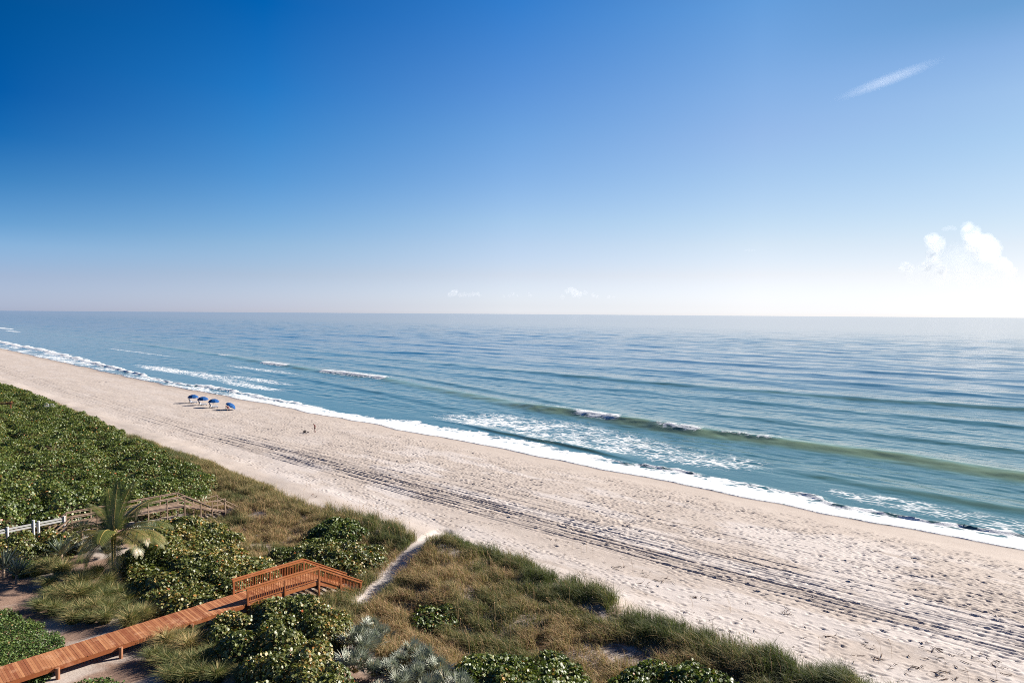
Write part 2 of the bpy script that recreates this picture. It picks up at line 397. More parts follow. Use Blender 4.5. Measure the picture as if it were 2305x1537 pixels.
# ------------------------------------------------------------------ sea
s2 = [-30.0]
while s2[-1] < 125: s2.append(s2[-1] + 0.6)
while s2[-1] < 30000: s2.append(s2[-1] + 0.6 * (1 + (s2[-1] - 125) * 0.017))
s2 = np.array([-30000, -12000, -5000, -2000, -900, -400, -250, -160, -110, -80, -60, -48, -40, -35] + s2)
n2_ = list(np.arange(74, 100, 0.25)) + list(np.arange(100, 165, 0.36))
while n2_[-1] < 30000: n2_.append(n2_[-1] + 0.36 * (1 + (n2_[-1] - 165) * 0.022))
n2_ = np.array(n2_)
S, N = np.meshgrid(s2, n2_, indexing='ij')
h = np.zeros_like(S); foam = np.zeros_like(S); thin = np.zeros_like(S); lump = np.zeros_like(S)
def crest(tab, amp, wf, wb, glow_k=0.0, seed=0):
    global h, thin
    nc = np.interp(s2, [t[0] for t in tab], [t[1] for t in tab]) + (fbm(s2 / 11, s2 * 0, 200 + seed, 3) - .5) * 2.0
    A = np.interp(s2, [t[0] for t in amp], [t[1] for t in amp]) * (0.75 + 0.5 * fbm(s2 / 16, s2 * 0 + 3, 210 + seed, 3))
    d = N - nc[:, None]
    w_ = np.where(d < 0, wf, wb)
    h = h + A[:, None] * np.exp(-(d / w_) ** 2)
    if glow_k: thin = np.maximum(thin, glow_k * np.clip(A / 0.75, 0, 1)[:, None] * np.exp(-((d + wf * 0.55) / (wf * 0.85)) ** 2))
    return nc, d
c_main = [(-60, 125), (15, 126.3), (34, 127.2), (57, 126.9), (77, 125.3), (95, 127), (115, 128), (161, 137), (209, 146), (239, 144.5), (298, 148), (374, 158.5), (600, 172), (1200, 185), (3000, 210)]
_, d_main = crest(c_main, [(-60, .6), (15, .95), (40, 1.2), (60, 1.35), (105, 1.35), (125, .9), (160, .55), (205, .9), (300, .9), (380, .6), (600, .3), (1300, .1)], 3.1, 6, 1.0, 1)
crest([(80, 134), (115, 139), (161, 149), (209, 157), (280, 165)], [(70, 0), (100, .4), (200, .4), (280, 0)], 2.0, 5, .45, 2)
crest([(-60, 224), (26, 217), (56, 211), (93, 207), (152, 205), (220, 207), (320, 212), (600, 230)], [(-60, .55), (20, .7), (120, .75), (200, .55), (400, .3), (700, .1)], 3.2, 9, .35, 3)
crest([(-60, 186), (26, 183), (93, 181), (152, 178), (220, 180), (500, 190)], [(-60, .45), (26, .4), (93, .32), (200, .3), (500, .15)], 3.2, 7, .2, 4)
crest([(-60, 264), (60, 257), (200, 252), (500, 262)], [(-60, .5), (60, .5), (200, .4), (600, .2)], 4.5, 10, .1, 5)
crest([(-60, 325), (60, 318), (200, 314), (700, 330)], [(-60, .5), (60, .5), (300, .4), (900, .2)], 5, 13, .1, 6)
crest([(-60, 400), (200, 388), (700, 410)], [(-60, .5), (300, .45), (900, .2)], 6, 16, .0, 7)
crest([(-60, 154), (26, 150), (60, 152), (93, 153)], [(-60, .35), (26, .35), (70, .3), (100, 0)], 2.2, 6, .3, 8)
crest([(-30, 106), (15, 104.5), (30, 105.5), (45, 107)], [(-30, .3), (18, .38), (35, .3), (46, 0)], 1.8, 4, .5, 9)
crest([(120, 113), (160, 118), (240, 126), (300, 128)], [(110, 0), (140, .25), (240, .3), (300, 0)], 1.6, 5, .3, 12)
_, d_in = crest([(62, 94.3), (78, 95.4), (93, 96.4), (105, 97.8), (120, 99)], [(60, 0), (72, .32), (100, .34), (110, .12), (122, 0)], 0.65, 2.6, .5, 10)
# open-water swell and chop
wrp = (fbm(S / 90, N / 60, 81, 3) - .5) * 34
off = sm(150, 240, N)
far = sm(1500, 500, N)
h += off * far * (0.17 * np.sin((N + wrp + 0.10 * S) / 5.6) * fbm(S / 70, N / 45, 84, 2) * 1.6 + 0.12 * np.sin((N * 1.06 - 0.16 * S + wrp * 1.5) / 3.3) * fbm(S / 40, N / 30, 85, 2) * 1.6)
h += far * ((fbm(S / 15, N / 5.2, 97, 3) - .5) * .46 * sm(125, 200, N) * sm(900, 500, N) + (fbm(S / 40, N / 14, 98, 3) - .5) * .9 * sm(230, 480, N))
h += sm(97, 104, N) * far * ((fbm(S / 7.0, N / 2.4, 91, 3) - .5) * (0.26 - .14 * sm(120, 200, N)) + (fbm(S / 2.3, N / 1.2, 95, 2) - .5) * 0.10 * sm(300, 180, N))

# foam
wl_ = waterline(s2)[:, None]
fw_t = np.array([(-60, 8), (10, 7.3), (19, 6.6), (31, 7.6), (39, 9.4), (52, 9.6), (64, 8.4), (78, 10.6), (103, 12.6), (120, 11.5), (129, 8.5), (160, 8.2), (176, 8.6), (215, 11), (236, 5), (284, 10), (320, 11), (412, 17), (495, 20), (560, 19), (624, 20), (900, 22)])
fw = 0.9 * np.interp(s2, fw_t[:, 0], fw_t[:, 1])[:, None] + (fbm(S / 3, N / 2, 111, 3) - .5) * 2.2
rel = (N - wl_) / fw
swash = sm(1.08, 0.86, rel) * sm(-0.06, 0.02, rel)
farshore = sm(165, 215, s2)[:, None]
patch = sm(0.38, 0.58, fbm(S / 9, N / 5, 114, 4))
sw_near = swash * (0.98 - 0.52 * sm(.38, .95, rel) * sm(.38, .60, fbm(S / 2.6, N / 1.4, 113, 3)))
sw_far = swash * np.maximum(0.62 * patch * sm(1.0, .8, rel), sm(0.62, 0.80, rel) * 1.0)
foam = np.maximum(foam, sw_near * (1 - farshore) + sw_far * farshore)
# the shore break: a white tumbling bore along the far part
bore = np.exp(-((rel - 0.86) / 0.16) ** 2)
bs = sm(128, 185, s2)[:, None] * (0.55 + 0.45 * sm(.3, .5, fbm(s2 / 12, s2 * 0, 121, 3)))[:, None]
bamp = np.interp(s2, [120, 160, 190, 240, 300, 420, 700, 1500], [0, .55, 1.0, 1.0, .95, .9, .8, .5])[:, None]
h += bore * bs * bamp * (0.55 + 0.6 * fbm(S / 1.6, N / 1.1, 123, 3))
foam = np.maximum(foam, bore * bs * 1.25)
lump = np.maximum(lump, bore * bs)
# near part: low foam ridge that ends the swash
nb = np.exp(-((rel - 0.93) / 0.07) ** 2) * sm(70, 58, s2)[:, None] * sm(-5, 12, s2)[:, None] * sm(.3, .55, fbm(s2 / 8, s2 * 0, 125, 3))[:, None]
h += nb * 0.30 * (0.5 + fbm(S / 1.1, N / .8, 126, 3)); lump = np.maximum(lump, nb * .6)
# trailing lace behind the break
def blob(cs, cn, rs, rn, k, seed, rot=0.0):
    global foam
    ds, dn = S - cs, N - cn - rot * (S - cs)
    q = (ds / rs) ** 2 + (dn / rn) ** 2
    foam = np.maximum(foam, k * np.clip(1.25 - q, 0, 1) * (0.45 + 0.75 * fbm(S / 5, N / 3.2, seed, 3)))
blob(92, 108, 36, 12.5, .56, 131, .05); blob(62, 104, 22, 9.5, .54, 132); blob(112, 104, 16, 7, .64, 133); blob(78, 100, 26, 5, .60, 134)
blob(22, 97, 16, 4.5, .50, 135); blob(6, 95, 14, 4.5, .62, 136)
blob(252, 104, 45, 6, .62, 141, .06); blob(232, 111, 30, 4, .62, 142); blob(300, 103, 40, 6, 0.70, 143); blob(215, 100, 26, 4, .70, 144)
blob(430, 135, 80, 2.0, .55, 145); blob(270, 131, 40, 4, .55, 146); blob(1100, 182, 60, 5, 1.3, 147); blob(950, 165, 40, 4, 1.1, 148)
# white water on the main breaker
for a, bb, k, wn_ in ((88, 101, 1.1, 2.0), (67.5, 77, .85, 1.6), (53, 64, .50, 1.0), (202, 244, 1.15, 2.6), (279, 304, 1.2, 2.4), (362, 378, .8, 1.6)):
    win = sm(a - 2.5, a + 1.5, s2) * sm(bb + 3.5, bb - 3, s2)
    t_ = (win[:, None] * np.exp(-((d_main + 0.9) / wn_) ** 2) * (0.7 + 0.55 * fbm(S / 1.4, N / 1.0, 151, 3)))
    foam = np.maximum(foam, k * t_); lump = np.maximum(lump, t_); h += 0.18 * t_ * k
    foam = np.maximum(foam, 0.62 * k * win[:, None] * np.clip(1 - ((d_main - 2.2) / 3.2) ** 2, 0, 1) * (0.4 + 0.8 * fbm(S / 2, N / 1.3, 152, 3)))
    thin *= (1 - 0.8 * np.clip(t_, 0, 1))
foam = np.maximum(foam, 0.50 * sm(30, 50, s2)[:, None] * sm(120, 108, s2)[:, None] * np.exp(-((d_main - 0.9) / 1.0) ** 2) * sm(.4, .6, fbm(S / 6, N / 3, 156, 2)))
h += lump * (fbm(S / 0.9, N / 0.8, 161, 3) - .5) * 0.40
# the thin sheet of the swash rides on the sand and ends at the waterline
gz = ground(S, N)
sheet = sm(1.0, 0.45, rel)
h_sheet = gz + 0.05 + 0.035 * fbm(S / 1.5, N / 1.2, 171, 3) + bore * bs * bamp * 0.6
h = np.where(N < 112, np.maximum(h, gz + 0.05), h)
h = h * (1 - sheet) + h_sheet * sheet
h = np.where(N < wl_, gz - 0.35 * np.clip((wl_ - N) / 0.3, 0, 1) + 0.05, h)
foam = np.maximum(foam, 0.95 * sm(1.6, .25, N - wl_) * sm(-.2, .05, N - wl_) * (1 - .5 * farshore))
X, Y = W(S, N)
V = np.stack([X, Y, h], -1).reshape(-1, 3)
deep = sm(90, 330, N) * 0.6 + sm(300, 2500, N) * 0.4
m_sea, nt, b = newmat('sea_water'); L = nt.links.new
v = shore_map(nt, (0.55, 1.0, 1.0))
dp = attr(nt, 'deep').outputs['Fac']; crest_glow = attr(nt, 'thin').outputs['Fac']; fo = attr(nt, 'foam').outputs['Fac']
cw = ramp(nt, [(0.0, (0.050, 0.125, 0.125)), (0.25, (0.018, 0.090, 0.110)), (0.6, (0.006, 0.058, 0.120)), (1.0, (0.006, 0.055, 0.145))], dp).outputs[0]
cw = mixc(nt, math_(nt, 'MULTIPLY', noise(nt, v, 0.06, 3), 0.4), cw, (0.008, 0.075, 0.09))
cw = mixc(nt, math_(nt, 'MULTIPLY', crest_glow, 0.9), cw, (0.24, 0.335, 0.21))  # crest fronts painted paler green, standing in for sunlight through thin water
L(cw, b.inputs['Base Color']); b.inputs['IOR'].default_value = 1.40; L(maprange(nt, dp, 0.15, 0.7, 0.10, SEA_R), b.inputs['Roughness'])
hb = math_(nt, 'ADD', math_(nt, 'MULTIPLY', noise(nt, v, 0.30, 3, .55), 1.5), math_(nt, 'ADD', math_(nt, 'MULTIPLY', noise(nt, v, 1.0, 3, .6), 0.55), math_(nt, 'MULTIPLY', noise(nt, v, 3.6, 2, .6), 0.13)))
bp = nd(nt, 'ShaderNodeBump', Strength=1.0); L(maprange(nt, dp, 0.3, 0.75, SEA_B, 0.03), bp.inputs['Distance']); L(hb, bp.inputs['Height']); L(bp.outputs[0], b.inputs['Normal'])
v2 = shore_map(nt, (0.45, 1.0, 1.0))
wp = nt.nodes.new('ShaderNodeVectorMath'); wp.operation = 'MULTIPLY_ADD'; L(nt.nodes.new('ShaderNodeTexNoise').outputs['Color'], wp.inputs[0])
wnz = wp.inputs[0].links[0].from_node; wnz.inputs['Scale'].default_value = 0.7; L(v2, wnz.inputs['Vector'])
wp.inputs[1].default_value = (1.1, 1.1, 0); L(v2, wp.inputs[2])
vo = nd(nt, 'ShaderNodeTexVoronoi', feature='DISTANCE_TO_EDGE', Scale=0.85); L(wp.outputs[0], vo.inputs['Vector'])
vo2 = nd(nt, 'ShaderNodeTexVoronoi', feature='DISTANCE_TO_EDGE', Scale=2.4); L(wp.outputs[0], vo2.inputs['Vector'])
lace = math_(nt, 'ADD', math_(nt, 'MULTIPLY', maprange(nt, vo.outputs['Distance'], 0.0, 0.32, 1.0, 0.0), 0.62), math_(nt, 'MULTIPLY', maprange(nt, vo2.outputs['Distance'], 0.0, 0.30, 1.0, 0.0), 0.25))
lace = math_(nt, 'ADD', lace, math_(nt, 'MULTIPLY', noise(nt, v2, 2.5, 4, .7), 0.42))
tot = math_(nt, 'ADD', math_(nt, 'MULTIPLY', fo, 1.28), math_(nt, 'MULTIPLY', math_(nt, 'SUBTRACT', lace, 0.92), 0.95))
fmask = maprange(nt, tot, 0.34, 0.80)
fmask = math_(nt, 'MULTIPLY', fmask, maprange(nt, fo, 0.04, 0.25))
fb = nd(nt, 'ShaderNodeBsdfPrincipled', Roughness=0.8)
L(ramp(nt, [(0.25, (0.50, 0.53, 0.56)), (0.6, (0.74, 0.75, 0.75))], noise(nt, v2, 1.2, 4, .7)).outputs[0], fb.inputs['Base Color'])
bp2 = nd(nt, 'ShaderNodeBump', Strength=0.7, Distance=0.10); L(noise(nt, v2, 3.0, 4, .65), bp2.inputs['Height']); L(bp2.outputs[0], fb.inputs['Normal'])
mx = nt.nodes.new('ShaderNodeMixShader'); L(fmask, mx.inputs[0]); L(b.outputs[0], mx.inputs[1]); L(fb.outputs[0], mx.inputs[2])
L(mx.outputs[0], nt.nodes['Material Output'].inputs['Surface'])
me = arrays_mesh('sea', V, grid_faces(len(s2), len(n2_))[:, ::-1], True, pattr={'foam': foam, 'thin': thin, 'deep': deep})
tag(link('sea', me, m_sea), 'blue green sea with low swells, a breaking wave and white foam along the beach', 'sea', kind='structure')
# ------------------------------------------------------------------ wood and paint
def wood(name, a, bcol, rough=0.65):
    m, nt, b = newmat(name); L = nt.links.new
    tc = nt.nodes.new('ShaderNodeTexCoord')
    rn = attr(nt, 'rnd').outputs['Fac']
    ns = noise(nt, tc.outputs['Object'], 2.2, 4, .65); n2 = noise(nt, tc.outputs['Object'], 26, 3, .6)
    f = math_(nt, 'ADD', math_(nt, 'MULTIPLY', rn, 0.55), math_(nt, 'ADD', math_(nt, 'MULTIPLY', ns, 0.45), math_(nt, 'MULTIPLY', n2, 0.25)))
    worn = math_(nt, 'MULTIPLY', maprange(nt, noise(nt, tc.outputs['Object'], 1.1, 5, .7), .52, .70), .38)
    L(mixc(nt, worn, ramp(nt, [(0.25, a), (0.95, bcol)], f).outputs[0], tuple(min(.6, c * 1.15 + .10) for c in bcol)), b.inputs['Base Color'])
    b.inputs['Roughness'].default_value = rough; b.inputs['Specular IOR Level'].default_value = 0.3
    bp = nd(nt, 'ShaderNodeBump', Strength=0.4, Distance=0.01); L(n2, bp.inputs['Height']); L(bp.outputs[0], b.inputs['Normal'])
    return m
def plain(name, col, rough=0.6, spec=0.4, var=0.15):
    m, nt, b = newmat(name); L = nt.links.new
    tc = nt.nodes.new('ShaderNodeTexCoord'); ns = noise(nt, tc.outputs['Object'], 6, 3)
    L(ramp(nt, [(0.3, tuple(c * (1 - var) for c in col)), (0.7, tuple(min(1, c * (1 + var)) for c in col))], ns).outputs[0], b.inputs['Base Color'])
    b.inputs['Roughness'].default_value = rough; b.inputs['Specular IOR Level'].default_value = spec
    return m
M_DECK = wood('red_stained_planks', (0.206, 0.057, 0.022), (0.484, 0.217, 0.095))
M_RED = wood('red_stained_timber', (0.210, 0.057, 0.018), (0.378, 0.131, 0.042))
M_PILE = wood('pile_timber', (0.18, 0.07, 0.035), (0.32, 0.15, 0.08), .8)
M_GREY = wood('weathered_timber', (0.17, 0.11, 0.075), (0.36, 0.255, 0.18), .8)
M_RUST = wood('rust_timber', (0.20, 0.06, 0.03), (0.36, 0.13, 0.07), .8)
M_WHITE = plain('white_paint', (0.44, 0.43, 0.42), .45, .5, .05)

def P(s, n, z):
    x, y = W(s, n); return Vector((float(x), float(y), z))

# ------------------------------------------------------------------ the red boardwalk
SF, SB = 46.45, 48.75                                       # front and back side of the deck
def deck_z(n): return float(np.interp(n, [-12, 7.5, 22, 27.2], [3.0, 3.13, 3.36, 3.40]))
bw = empty('boardwalk', P(47.6, 7, 0)); IB = Matrix.Translation(-bw.location)
tag(bw, 'red stained timber boardwalk leading to railed stairs down to the sand path', 'boardwalk')
prr = random.Random(3)
def local(p): return p - bw.location
mb = MB(); n_ = -12.0
while n_ < 27.1:
    z = deck_z(n_ + .07); wv = prr.uniform(-.004, .004); ov = prr.uniform(-.015, .015)
    A = [local(P(s, k, z + dz + wv)) for dz in (-0.04, 0) for s, k in ((SF + ov, n_), (SB + ov, n_), (SB + ov, n_ + .134), (SF + ov, n_ + .134))]
    mb.box8(A, prr.random()); n_ += 0.142
mb.build('deck', M_DECK, bw)
mb = MB()
for s in (SF + .04, 47.6, SB - .04):
    for a_, b_ in ((-12, 0), (0, 7.5), (7.5, 15), (15, 22), (22, 27.1)):
        mb.bar(local(P(s, a_, deck_z(a_) - .17)), local(P(s, b_, deck_z(b_) - .17)), .07, .25, val=prr.random())
mb.build('fascia', M_RED, bw)
for n_ in (-8.9, -5.3, -1.7, 1.9, 5.6, 9.85, 13.2, 17.5, 21.5):
    for s in (SF - .09, SB + .09):
        mb = MB(); g = float(ground(s, n_)); x = local(P(s, n_, 0))
        mb.tube([(x.x, x.y, g - .3), (x.x, x.y, deck_z(n_) - .10)], .12, 10, prr.random()); mb.build('pile', M_PILE, bw)
# stairs
NS0, NS1, ZS0 = 27.1, 30.75, 3.40
slope = (2.25 - 4.5) / (30.92 - 26.95)
ZS1 = float(ground(47.6, 30.9))
nst = 10
mb = MB()
for i in range(1, nst):
    n0 = NS0 + (i - 1) * .355; z = ZS0 - i * (ZS0 - ZS1) / nst
    A = [local(P(s, k, z + dz)) for dz in (-.05, 0) for s, k in ((SF + .1, n0), (SB - .1, n0), (SB - .1, n0 + .30), (SF + .1, n0 + .30))]
    mb.box8(A, prr.random())
mb.build('stair_treads', M_DECK, bw)
for s in (SF + .06, SB - .06):
    mb = MB(); mb.bar(local(P(s, NS0, ZS0 - .22)), local(P(s, NS0 + 3.55, ZS1 - .1)), .06, .3, val=.4); mb.build('stringer', M_RED, bw)
RAIL_H = 1.12
def rail_z(n): return deck_z(n) + RAIL_H if n <= 27 else deck_z(27) + RAIL_H + (n - 27) * slope
def base_z(n): return deck_z(n) + .13 if n <= 27 else deck_z(27) + .13 + (n - 27) * slope
for s, name in ((SF, 'front'), (SB, 'back')):
    ra = bpy.data.objects.new('railing', None); C.objects.link(ra); ra.parent = bw
    e0, e1 = 21.35, 30.9
    mb = MB()
    mb.bar(local(P(s, e0 - .12, rail_z(e0))), local(P(s, 27.0, rail_z(27))), .19, .05, val=.75)
    mb.bar(local(P(s, 27.0, rail_z(27))), local(P(s, e1, rail_z(e1))), .19, .05, val=.6)
    for o_ in (-.05, .05):
        mb.bar(local(P(s + o_, e0 - .06, rail_z(e0) - .12)), local(P(s + o_, 26.98, rail_z(27) - .12)), .035, .19, val=.8)
        mb.bar(local(P(s + o_, 26.98, rail_z(27) - .12)), local(P(s + o_, e1 - .05, rail_z(e1 - .05) - .12)), .035, .19, val=.7)
    mb.build('handrail', M_RED, ra)
    mb = MB()
    mb.bar(local(P(s, e0 + .05, base_z(e0))), local(P(s, 26.93, base_z(27))), .035, .09, val=.7)
    mb.bar(local(P(s, 27.06, base_z(27.06))), local(P(s, e1 - .1, base_z(e1 - .1))), .035, .09, val=.5)
    mb.build('bottom_rail', M_RED, ra)
    for n_ in (e0 + .03, 24.2, 27.0, 28.9, 30.75):
        mb = MB(); g = float(ground(s, n_)); x = local(P(s, n_, 0)); zt = rail_z(n_) - .03
        mb.bar((x.x, x.y, g - .3), (x.x, x.y, zt), .13, .13, up=(UN[0], UN[1], 0), val=prr.random() * .4); mb.build('post', M_RED, ra)
    n_ = e0 + .2
    while n_ < e1 - .2:
        if min(abs(n_ - q) for q in (24.2, 27.0, 28.9, 30.75)) > .08:
            mb = MB(); x = local(P(s, n_, 0))
            mb.bar((x.x, x.y, base_z(n_) - .06), (x.x, x.y, rail_z(n_) - .16), .038, .038, up=(UN[0], UN[1], 0), val=prr.random() * .6); mb.build('baluster', M_RED, ra)
        n_ += .135

# ------------------------------------------------------------------ the weathered walkway further along
w2 = empty('wooden_walkway', P(75, 22, 0))
tag(w2, 'weathered tan timber walkway with plain open rails behind the palm', 'walkway')
def l2(p): return p - w2.location
SA, SBk = 74.0, 76.0
mb = MB(); n_ = 17.2
while n_ < 27.3:
    A = [l2(P(s, k, 3.5 + dz)) for dz in (-.04, 0) for s, k in ((SA, n_), (SBk, n_), (SBk, n_ + .134), (SA, n_ + .134))]
    mb.box8(A, prr.random()); n_ += .142
mb.build('deck', M_GREY, w2)
RZ = [(15.6, 3.5), (17.1, 4.58), (27.35, 4.62), (30.1, 2.95)]
RZ2 = [(30.1, 3.5), (30.4, 3.62), (31.6, 3.55), (33.6, 1.95)]
for s in (SA, SBk):
    ra = bpy.data.objects.new('railing', None); C.objects.link(ra); ra.parent = w2
    mb = MB()
    for (a_, za), (b_, zb) in zip(RZ[:-1], RZ[1:]):
        mb.bar(l2(P(s, a_, za)), l2(P(s, b_, zb)), .16, .045, val=prr.random())
    for (a_, za), (b_, zb) in zip(RZ2[1:-1], RZ2[2:]):
        mb.bar(l2(P(s, a_, za - .2)), l2(P(s, b_, zb)), .16, .045, val=prr.random())
    mb.build('handrail', M_GREY, ra)
    mb = MB()
    for (a_, za), (b_, zb) in zip(RZ[:-1], RZ[1:]):
        mb.bar(l2(P(s, a_, za - .5)), l2(P(s, b_, zb - .5)), .04, .13, val=prr.random())
        mb.bar(l2(P(s, a_, za - .1)), l2(P(s, b_, zb - .1)), .04, .12, val=prr.random())
    mb.bar(l2(P(s, 30.2, 3.0)), l2(P(s, 31.6, 2.95)), .04, .12, val=.5); mb.bar(l2(P(s, 31.6, 2.95)), l2(P(s, 33.4, 1.6)), .04, .12, val=.5)
    mb.build('mid_rail', M_GREY, ra)
    for n_ in (15.7, 17.1, 19.2, 21.4, 23.8, 25.6, 27.35, 29.0, 30.2, 31.6, 33.3):
        x = l2(P(s, n_, 0)); g = float(ground(s, n_)); zt = np.interp(n_, [q[0] for q in RZ], [q[1] for q in RZ]) if n_ < 30 else np.interp(n_, [30, 31.6, 33.6], [3.42, 3.55, 1.95])
        mb = MB(); mb.bar((x.x, x.y, g - .2), (x.x, x.y, float(zt) - .02), .11, .11, up=(UN[0], UN[1], 0), val=prr.random()); mb.build('post', M_GREY, ra)
mb = MB()
for i in range(14):
    n0 = 27.35 + i * .40; z = 3.5 - (i + 1) * .135
    A = [l2(P(s, k, max(z, float(ground(75, n0)) + .05) + dz)) for dz in (-.05, 0) for s, k in ((SA + .08, n0), (SBk - .08, n0), (SBk - .08, n0 + .32), (SA + .08, n0 + .32))]
    mb.box8(A, prr.random())
mb.build('stair_treads', M_GREY, w2)

# white rail fence at the left edge
a0 = at(-60, 1203, 4.2); a1 = at(146, 1163, 4.2)
wf = empty('white_fence', P(a0[0], a0[1], 0)); tag(wf, 'white two rail fence running up to the weathered walkway', 'fence')
def lf(p): return p - wf.location
A0, A1 = np.array(a0), np.array(a1)
for fr_ in (-.15, .37, .655, .71, .99):
    q = at(-60 + 206 * fr_, 1203 - 40 * fr_, 4.2); g = float(ground(*q))
    mb = MB(); x = lf(P(q[0], q[1], 0)); tall = .22 if abs(fr_ - .655) < .01 else .05
    mb.bar((x.x, x.y, g - .1), (x.x, x.y, 4.2 + tall), .17, .17); mb.bar((x.x, x.y, 4.2 + tall), (x.x, x.y, 4.25 + tall), .21, .21)
    mb.build('post', M_WHITE, wf, bevel=.01)
for dz in (0.0, -.24):
    mb = MB(); p0 = lf(P(*(A0 - .15 * (A1 - A0)), 4.1 + dz)); p1 = lf(P(*A1, 4.1 + dz)); mb.bar(p0, p1, .06, .15); mb.build('rail', M_WHITE, wf)

# rust red walkway rail poking out of the thicket at the left edge
q0 = at(-40, 908.5, 4.0); q1 = at(27, 907.5, 4.0)
rr = empty('boardwalk_railing', P(q0[0], q0[1], 0)); tag(rr, 'rust red timber rail poking out of the thicket at the left edge', 'railing')
def lr(p): return p - rr.location
mb = MB(); mb.bar(lr(P(*q0, 4.15)), lr(P(*q1, 4.15)), .35, .10, val=.4); mb.bar(lr(P(*q0, 3.9)), lr(P(*q1, 3.9)), .06, .22, val=.2); mb.build('rail', M_RUST, rr)
for t in (.35, .95):
    q = np.array(q0) * (1 - t) + np.array(q1) * t; x = lr(P(*q, 0)); mb = MB()
    mb.bar((x.x, x.y, float(ground(*q)) - .1), (x.x, x.y, 4.1), .14, .14, val=.3); mb.build('post', M_RUST, rr)

# ------------------------------------------------------------------ beach umbrellas, lounge chairs, people
M_BLUE = plain('blue_canvas', (0.004, 0.058, 0.20), .75, .2, .10)
M_POLE = plain('white_pole', (0.6, 0.6, 0.58), .4)
M_CHAIR = plain('dark_timber', (0.10, 0.06, 0.045), .6)
M_SLING = plain('pale_blue_sling', (0.42, 0.47, 0.58), .7)
def umbrella_mesh(open_r=1.27, drop=.62):
    mb = MB(); k = 8; rings = [(0, 0), (.35, .03), (.62, .16), (.85, .36), (1.0, .60)]
    V = []; 
    for t, dz in rings[1:]:
        for j in range(k * 3):
            a_ = 2 * math.pi * j / (k * 3); e = j % 3; sag = (1 - .045 * t) if e else 1
            V.append((math.cos(a_) * open_r * t * sag, math.sin(a_) * open_r * t * sag, -drop * dz / .6 + (-.02 * t if e else 0)))
    n = k * 3; top = [(0, 0, 0)] + V
    F = [(0, 1 + j, 1 + (j + 1) % n) for j in range(n)]
    for i in range(3):
        F += [(1 + i * n + j, 1 + (i + 1) * n + j, 1 + (i + 1) * n + (j + 1) % n, 1 + i * n + (j + 1) % n) for j in range(n)]
    base = len(top); 
    val = [(x * .995, y * .995, z - (.12 if j % 3 == 0 else .17)) for j, (x, y, z) in enumerate(V[3 * n:])]
    F += [(1 + 3 * n + j, base + j, base + (j + 1) % n, 1 + 3 * n + (j + 1) % n) for j in range(n)]
    mb.add(top + val, F)
    return mb
def solid(o, t):
    m = o.modifiers.new('thickness', 'SOLIDIFY'); m.thickness = t; return o
def make_umbrella():
    r_ = empty('beach_umbrella')
    c = solid(umbrella_mesh().build('canopy', M_BLUE, r_), .012); c.location = (0, 0, 2.12)
    mb = MB(); mb.tube([(0, 0, -.3), (0, 0, 2.2)], .024, 8); mb.build('pole', M_POLE, r_)
    mb = MB()
    for j in range(8):
        a_ = 2 * math.pi * j / 8; mb.tube([(0, 0, 1.66), (.55 * math.cos(a_), .55 * math.sin(a_), 1.93)], .009, 5)
    mb.build('ribs', M_POLE, r_)
    mb = MB(); mb.tube([(0, 0, 2.12), (0, 0, 2.2)], [.045, .02], 8); mb.build('finial', M_POLE, r_)
    return r_
gu = 'blue umbrellas on the beach'
um = make_umbrella()
ups = [(434.5, 906.5, 'blue beach umbrella standing upright, the leftmost of the row'), (456.5, 911.5, 'blue beach umbrella standing upright, second from the left of the row'),
       (481, 916.5, 'blue beach umbrella standing upright, beside the tilted one')]
def setp(o, s, n, rz=0, dz=0.0):
    p = P(s, n, float(ground(s, n)) + dz); o.location = p; o.rotation_euler = (0, 0, rz)
spots = []
for i, (px, py, lab) in enumerate(ups):
    o = um if i == 0 else copy_tree(um)
    s, n = at(px, py, 1.25); setp(o, s, n, .3 + i); tag(o, lab, 'umbrella', gu); spots.append((s, n))
ut = copy_tree(um)
s4, n4 = at(511, 921.5, 1.25); setp(ut, s4, n4, 0, -.35)
ut.rotation_euler = Matrix.Rotation(math.radians(30), 3, 'Y').to_euler(); ut.rotation_euler.rotate_axis('X', math.radians(-12))
tag(ut, 'blue beach umbrella tilted over the crouching person who is setting it up', 'umbrella', gu)
def make_chair():
    r_ = empty('lounge_chair')                                # head at -x, feet at +x
    mb = MB()
    mb.box((.35, 0, .30), (.68, .27, .02)); mb.build('seat', M_SLING, r_)
    ba = MB()
    p0, p1 = Vector((-.30, 0, .31)), Vector((-.83, 0, 1.06))
    ba.bar(p0, p1, .54, .03); ba.build('backrest', M_SLING, r_)
    for sg in (-1, 1):
        f_ = MB(); f_.bar((-.33, sg * .30, .29), (1.05, sg * .30, .29), .05, .06); f_.bar((-.31, sg * .30, .29), (-.86, sg * .30, 1.09), .05, .06)
        f_.bar((-.66, sg * .30, .80), (-.75, sg * .30, .05), .04, .04); f_.build('side_frame', M_CHAIR, r_)
        for x in (-.2, .95):
            f_ = MB(); f_.bar((x, sg * .30, -.05), (x, sg * .30, .28), .05, .05); f_.build('leg', M_CHAIR, r_)
    ba = MB()
    for t in (.12, .3, .48, .66, .84, .98):
        q = p0.lerp(p1, t) + Vector((-.025, 0, -.02)); ba.bar(q + Vector((0, -.28, 0)), q + Vector((0, .28, 0)), .05, .022)
    ba.build('back_slats', M_CHAIR, r_)
    return r_
lc = make_chair(); gl = 'lounge chairs under the blue umbrellas'
rzc = math.atan2(UN[1], UN[0]) - math.radians(33)
names = ['leftmost', 'middle', 'third']
